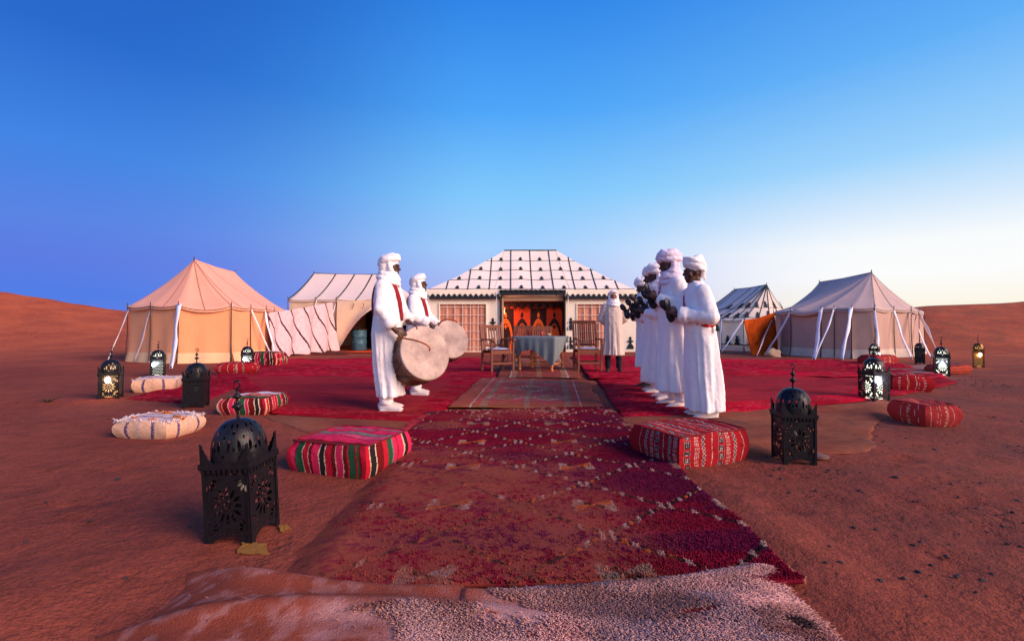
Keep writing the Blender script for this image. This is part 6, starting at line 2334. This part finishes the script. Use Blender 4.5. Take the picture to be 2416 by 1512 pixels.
GRP_D, GRP_C = 'two drummers in white', 'row of five men clapping iron castanets'
D1X, D1Y = -1.435, 5.24
d1, tr1 = person('tall drummer in long white robe and headcloth, nearer of the two on the left', D1X, D1Y, R(-4), 1.745, arms=A_drum1, hem=0.15, hemw=0.125, hemx=0.045, head='wrap', seed=1, hands={'R': 'cuff', 'L': 'cuff'}, group=GRP_D, stance=-0.03, legs=0.075)
D2X, D2Y = -1.345, 6.45
d2, tr2 = person('second drummer in white with wrapped face scarf, standing behind the big drum', D2X, D2Y, R(-6), 1.655, arms=A_drum2, hem=0.30, head='wrap', seed=2, hands={'R': 'cuff'}, group=GRP_D, head_pitch=0.18, stance=-0.03, legs=0.085)
SX_, SY_ = gx(1447, 9.78), 9.78
s1, tr3 = person('man in cream hooded djellaba and white scarf, hands behind his back', SX_, SY_, R(-97), 1.735,
                 arms={'L': ((-0.01, 0.17, 1.385), (-0.05, 0.255, 1.12), (-0.17, 0.07, 0.97), (0, -0.9, -0.4), (-0.8, 0, 0.2), (0, 0, 1), 0.5), 'R': ((-0.01, -0.17, 1.385), (-0.05, -0.255, 1.12), (-0.18, -0.06, 0.98), (0, 0.9, -0.4), (-0.8, 0, 0.2), (0, 0, 1), 0.5)},
                 hem=0.36, skin='skin_tan', robe='djellaba', head='scarf', shoes='dark_shoe', trousers='dark_trouser', seed=3, hood=True, legs=0.115, girth=0.98, turban='robe')
AC = {1: clap(0.27, 1.14, 0.06), 2: clap(0.21, 1.20, 0.08, 1.12, 0.03, 0.02), 3: clap(0.20, 1.17, 0.06, 1.08, -0.02, 0.04), 4: clap(0.22, 1.20, 0.09, 1.13, 0.025, -0.02)}
m1, t1 = person('nearest clapping man, white kaftan with red cord, flat turban', 2.09, 4.93, R(181), 1.66, arms=AC[1], tilt=3.5, hem=0.07, head='tall', seed=4, group=GRP_C, scarf=False, girth=1.0, head_pitch=0.04, wide_sleeve=1.22, hands={'L': 'cuff', 'R': 'cuff'})
m2, t2 = person('tallest clapping man with a bulky lilac turban draped to his shoulders', 1.97, 5.45, R(186), 1.80, arms=AC[2], tilt=2, hem=0.18, head='turban', seed=5, group=GRP_C, turban='robe_lilac', wide_sleeve=1.1, head_pitch=-0.1)
m3_, t3 = person('middle clapping man of the row, dark face in profile below a small white turban', 2.05, 6.0, R(176), 1.72, arms=AC[3], tilt=4, head_turn=0.12, hem=0.22, head='turban', seed=6, group=GRP_C, girth=0.95)
m4, t4 = person('fourth clapping man from the front, white turban, second from the far end of the row', 2.08, 6.55, R(171), 1.75, arms=AC[4], tilt=1, head_turn=-0.15, hem=0.16, head='turban', seed=7, group=GRP_C, girth=0.95)
A5 = clap(0.18, 1.16)
A5['R'] = ((0.01, -0.172, 1.385), (0.06, -0.27, 1.14), (0.22, -0.20, 1.19), (0.65, -0.1, 0.75), (0.1, 0.9, 0.3), (-0.5, 0.2, 0.85), 0.6)
m5, t5 = person('farthest clapping man with dark shoes, one hand stretched forward', 2.15, 7.12, R(186), 1.665, arms=A5, hem=0.34, head='turban', shoes='dark_shoe', tilt=2.5, seed=8, group=GRP_C, head_pitch=-0.12)

# cords and straps
def cord(root, tree, far_side, zmid, zamp, w, m, name='cord', n=44, a0=0.0, a1=2 * math.pi):
    pts = []
    for k in range(n + 1):
        a = a0 + (a1 - a0) * k / n
        z = zmid + zamp * math.cos(a - far_side)
        pts.append((0.8 * math.cos(a), 0.8 * math.sin(a), z))
    mb, _ = band_on(tree, pts, (0, 0), w, 0.012)
    return mb.obj(name, m, root, True)


cord(m1, t1, math.pi * 1.55, 1.20, 0.205, 0.035, M['red_cord'], 'red_cord')
cord(m2, t2, math.pi * 1.5, 1.22, 0.19, 0.04, M['red_cord'], 'red_cord')
cord(m5, t5, math.pi * 1.5, 1.22, 0.19, 0.04, M['red_strap'], 'shoulder_strap')
tas = MB()
tas.tube([(-0.10, 0.205, 1.01), (-0.105, 0.212, 0.98), (-0.10, 0.214, 0.94)], [0.012, 0.02, 0.024], 8)
tas.obj('tassel', mat('green_tassel', (0.02, 0.07, 0.05), 0.9), m1, True)


def drum(label, c, n, rad, depth, strap=None):
    c, n = Vector(c), Vector(n).normalized()
    root = thing('bass_drum', label, 'drum', c - n * depth / 2, 0, 'two big skin drums')
    O = c - n * depth / 2
    q = n.to_track_quat('Z', 'Y').to_matrix()
    loc = lambda z: (c - n * depth + n * z) - O
    b = MB()
    prof = [(rad * 0.985, 0.012), (rad * 1.0, 0.04), (rad * 1.01, depth * 0.5), (rad * 1.0, depth - 0.04), (rad * 0.985, depth - 0.012)]
    b.lathe([(r, z) for r, z in prof], 56, loc(0), q)
    b.obj('shell', M['drum_wood'], root, True)
    for z, nm in ((depth, 'drum_head'), (0.0, 'drum_head')):
        sgn = 1 if z > 0 else -1
        b = MB()
        pr = [(rad * 1.012, z - sgn * 0.035), (rad * 1.015, z - sgn * 0.01), (rad * 1.0, z), (rad * 0.96, z + sgn * 0.002)] + [(rad * t, z + sgn * 0.002 - sgn * 0.004 * (1 - t)) for t in (0.7, 0.4, 0.1, 0.01)]
        b.lathe(pr, 56, loc(0), q)
        b.obj(nm, M['drum_skin'], root, True)
        b = MB()
        zz = z - sgn * 0.06
        b.lathe([(rad * 1.0, zz - 0.022), (rad * 1.03, zz - 0.022), (rad * 1.03, zz + 0.022), (rad * 1.0, zz + 0.022)], 56, loc(0), q)
        b.obj('hoop', M['drum_hoop'], root, True)
    nlac = 10
    for k in range(nlac * 2):
        a0, a1 = math.pi * k / nlac, math.pi * (k + 1) / nlac
        z0, z1 = (0.03, depth - 0.03) if k % 2 == 0 else (depth - 0.03, 0.03)
        lb = MB()
        P = lambda a, z: Vector(loc(0)) + q @ Vector((rad * 1.035 * math.cos(a), rad * 1.035 * math.sin(a), z))
        lb.tube([P(a0 + (a1 - a0) * t, z0 + (z1 - z0) * t) for t in np.linspace(0, 1, 5)], 0.005, 5)
        lb.obj('lacing', M['pole'], root)
    return root


dn = Vector((0.66, -0.70, 0.28))
dc = Vector((-0.975, 5.15, 0.69))
dr1 = drum('big skin drum hanging in front of the tall drummer, stained pale drumhead facing the camera', dc, dn, 0.312, 0.38)
dn2 = Vector((0.50, -0.80, 0.32))
dc2 = Vector((gx(1063, 6.22), 6.22, 0.815))
dr2 = drum('smaller grey brown skin drum of the second drummer', dc2, dn2, 0.265, 0.30)


def stick(label, pts, r=0.009):
    mb = MB(); mb.tube(pts, [r] * (len(pts) - 3) + [r * 1.15, r * 1.2, r * 0.9], 8)
    return tag(mb.obj('drum_stick', M['stick'], None, True), label, 'drumstick', 'curved drumsticks')


def ctrl(ps, n=14):
    """smooth curve through points"""
    ps = [Vector(p) for p in ps]
    out = []
    for i in range(len(ps) - 1):
        p0, p1, p2, p3 = ps[max(i - 1, 0)], ps[i], ps[i + 1], ps[min(i + 2, len(ps) - 1)]
        for t in np.linspace(0, 1, 6, endpoint=False):
            out.append(0.5 * ((2 * p1) + (p2 - p0) * t + (2 * p0 - 5 * p1 + 4 * p2 - p3) * t * t + (3 * p1 - p0 - 3 * p2 + p3) * t ** 3))
    return out + [ps[-1]]


yS = 4.62
stick('curved orange drumstick in the right hand of the tall drummer', ctrl([at(936, 797, 4.98), at(952, 798, 4.93), at(980, 803, 4.84), at(1004, 812, 4.80), at(1014, 821, 4.80), at(1013, 827, 4.81)]))
stick('short curved drumstick in the hand of the second drummer', ctrl([at(1034, 768, 6.06), at(1042, 758, 6.02), at(1055, 753, 6.0), at(1070, 755, 6.0), at(1079, 760, 6.0)]), 0.010)

# drum slings
def sling(root, tree, owner_xyz, yaw, s, pts, m, name):
    mb, out = band_on(tree, pts, (0, 0), 0.055, 0.012)
    return mb.obj(name, m, root, True)


def strap_over(root, tree, side, label=None):
    """sling: up the chest, over the shoulder on the given side, down the back"""
    pts = []
    y0 = side * 0.085
    for t in np.linspace(0, 1, 13):
        pts.append(((0.6, y0 * (1 + 0.2 * t) + 0.06 * side * (t - 1) * -1 * -1, 1.02 + 0.40 * t), (0.0, y0 * (0.2 + 0.6 * t), 1.0 + 0.40 * t)))
    for t in np.linspace(0.08, 0.92, 11):
        a = math.pi * t
        pts.append(((0.6 * math.cos(a), y0 * 1.2, 1.42 + 0.5 * math.sin(a)), (0, y0 * 0.9, 1.38)))
    for t in np.linspace(0, 1, 11):
        pts.append(((-0.6, y0 * (1.2 + 0.5 * t), 1.42 - 0.35 * t), (0.0, y0, 1.38 - 0.33 * t)))
    out, nor = [], []
    for p, tgt in pts:
        p, tgt = Vector(p), Vector(tgt)
        d = (tgt - p).normalized()
        h = tree.ray_cast(p, d)
        if h[0] is None:
            continue
        out.append(h[0]); nor.append(-d if h[1].dot(-d) <= 0 else h[1])
    mb = MB()
    for _ in range(2):
        out = [out[0]] + [(out[i - 1] + out[i] * 2 + out[i + 1]) / 4 for i in range(1, len(out) - 1)] + [out[-1]]
    vs, fs = [], []
    n = len(out)
    for i, p in enumerate(out):
        d = (out[min(i + 1, n - 1)] - out[max(i - 1, 0)]).normalized()
        sd = d.cross(nor[i]).normalized()
        for q, l in ((-1, 0.012), (1, 0.012), (1, 0.022), (-1, 0.022)):
            vs.append(p + sd * (q * 0.03) + nor[i] * l)
    for i in range(n - 1):
        for k in range(4):
            fs.append((i * 4 + k, i * 4 + (k + 1) % 4, i * 4 + 4 + (k + 1) % 4, i * 4 + 4 + k))
    mb.add(vs, fs + [(3, 2, 1, 0), tuple((n - 1) * 4 + k for k in range(4))])
    return mb.obj('shoulder_strap', M['red_strap'], root, True)


strap_over(d1, tr1, -1)
strap_over(d2, tr2, -1)

# iron castanets
def castanet_mesh():
    mb = MB()
    for side in (0.006, -0.006):
        P = []
        for i in range(25):
            t = -1 + i / 12
            # figure of eight
            zc = abs(t)
            w = 0.040 * math.sqrt(max(0.0, 1 - ((zc - 0.56) / 0.44) ** 2)) if zc > 0.14 else 0.013
            w = max(w, 0.013 if zc < 0.9 else 0.001)
            row = []
            for j in range(9):
                b = -1 + j / 4
                dome = 0.011 * max(0, 1 - ((zc - 0.56) / 0.36) ** 2) * (1 - b * b) if zc > 0.2 else 0
                row.append(Vector((b * w, side * 1.0 + math.copysign(dome, side), t * 0.135)))
            P.append(row)
        mb.grid(P)
        mb.grid([[p + Vector((0, -math.copysign(0.004, side), 0)) for p in r] for r in P])
    return mb.mesh('castanet_plate', M['iron'], True)


CM = castanet_mesh()


def castanet(label, root, wrist, tilt, turn):
    rot = root.rotation_euler.to_matrix()
    p = Vector(root.location) + rot @ (Vector(wrist) * root.scale[0])
    c = thing('iron_castanets', label, 'castanets', p, 0, 'iron castanets held by the row of men')
    c.rotation_euler = (rot @ Matrix.Rotation(turn, 3, 'Z') @ Matrix.Rotation(tilt, 3, 'Y')).to_euler()
    link('castanet_plate', CM, c)
    return c


for root, arms_, nm, tl in ((m1, AC[1], 'nearest clapping man', 12), (m2, AC[2], 'tallest clapping man', 20), (m3_, AC[3], 'middle clapping man', 4), (m4, AC[4], 'fourth clapping man', 28), (m5, A5, 'farthest clapping man', 10)):
    for key, hn in (('L', 'left'), ('R', 'right')):
        w = Vector(arms_[key][2]) + Vector((0.075, -0.030 if key == 'L' else 0.030, 0.055))
        castanet(f'dark iron castanets in the {hn} hand of the {nm}', root, w, R(tl if key == 'L' else tl + 14), R(25 if key == 'L' else -35))

# ------------------------------------------------------------------ stones, twigs
def stone_mesh(seed):
    rs = np.random.RandomState(seed)
    mb = MB(); mb.ell((0, 0, 0.3), (1.0, 0.75 + 0.2 * rs.rand(), 0.55), 8, 5)
    mb.v = [tuple(Vector(p) * (0.8 + 0.4 * noise.noise(Vector(p) * 1.3 + Vector((seed, 0, 0))))) for p in mb.v]
    return mb.mesh('stone', M['stone'])


STN = [stone_mesh(i) for i in range(6)]
big = [(1942, 1338), (1976, 1333), (2068, 1370), (2125, 1360), (2160, 1345), (2062, 1247), (2009, 1242), (2225, 1310), (2188, 1328), (2247, 1355), (2308, 1366), (2330, 1350), (2200, 1010 + 50), (1950, 1290), (1672, 1243), (2300, 1200), (2360, 1240), (2395, 1180), (1860, 1160), (2110, 1125),
       (454, 1241), (116, 1184), (220, 1228), (304, 1372), (282, 1133), (70, 1281), (206, 1006), (260, 990)]
for i, (u, v) in enumerate(big):
    x, y = gnd(u, v)
    left = u < 1208
    r = (0.013 if v > 1150 else 0.02) * (0.8 + 0.5 * RS.rand())
    o = link('stone', STN[i % 6], None, (x, y, H(x, y) - r * 0.1), RS.rand() * 6)
    o.scale = (r, r, r)
    tag(o, 'small dark stone lying on the bare sand ' + ('left of the carpets' if left else 'right of the carpets'), 'stone', 'dark stones on the sand ' + ('at the left' if left else 'at the right'))
# gravel strewn on the right: nobody could count it
V, Fc = [], []
sv_, sf_ = np.array([v.co[:] for v in STN[0].vertices]), [tuple(p.vertices) for p in STN[0].polygons]
n_ = 0
rs = np.random.RandomState(5)
lo = MB(); lo.ell((0, 0, 0.3), (1, 0.8, 0.6), 5, 3)
lv = np.array(lo.v)
while n_ < 2600:
    x, y = rs.uniform(0.9, 9), rs.uniform(1.2, 9)
    if x < 1.25 + 0.30 * max(0, y - 2.6) ** 1.0 + (0.8 * max(0, y - 3.4)):
        if not (x > 1.3 and y < 3.2):
            continue
    dens = float(sstep(0.42, 0.66, fbm(x * 0.9, y * 0.9, 66, 3))) * float(sstep(1.1, 2.0, x))
    if rs.rand() > dens:
        continue
    r = 0.0035 + 0.010 * rs.rand() ** 4
    a = rs.rand() * 6.28
    p = lv * r * (0.8 + 0.4 * rs.rand(len(lv), 1))
    q = np.stack([p[:, 0] * math.cos(a) - p[:, 1] * math.sin(a), p[:, 0] * math.sin(a) + p[:, 1] * math.cos(a), p[:, 2]], 1) + np.array([x, y, H(x, y)])
    o0 = len(V)
    V.extend(map(tuple, q)); Fc.extend([tuple(i + o0 for i in f) for f in lo.f])
    n_ += 1
gm_ = bpy.data.meshes.new('gravel'); gm_.from_pydata(V, [], Fc); gm_.materials.append(M['stone'])
tag(link('gravel', gm_), 'fine dark gravel strewn over the sand at the right', None, None, 'stuff')

# rock by the orange rug, dry root on the left
x, y = gnd(1826, 841)
rk = MB(); rk.ell((0, 0, 0.12), (0.33, 0.22, 0.2), 18, 12)
rk.v = [tuple(Vector(p) * (0.85 + 0.45 * noise.noise(Vector(p) * 4))) for p in rk.v]
o = rk.obj('pale_rock', M['rock'], None, True, (x, y, H(x, y) - 0.02)); tag(o, 'pale rock at the foot of the orange hanging rug', 'rock')
x, y = gnd(118, 953)
tw = thing('dry_root', 'dark dry root sticking out of the sand at the far left', 'dry root', (x, y, H(x, y)), 0, None, 0.6)
for k in range(7):
    mb = MB()
    a = k * 0.9
    mb.tube([(0, 0, -0.02), (0.10 * math.cos(a), 0.07 * math.sin(a), 0.05 + 0.04 * RS.rand()), (0.24 * math.cos(a), 0.15 * math.sin(a), 0.02 + 0.08 * RS.rand())], [0.016, 0.011, 0.004], 5)
    mb.obj('root_twig', M['twig'], tw)
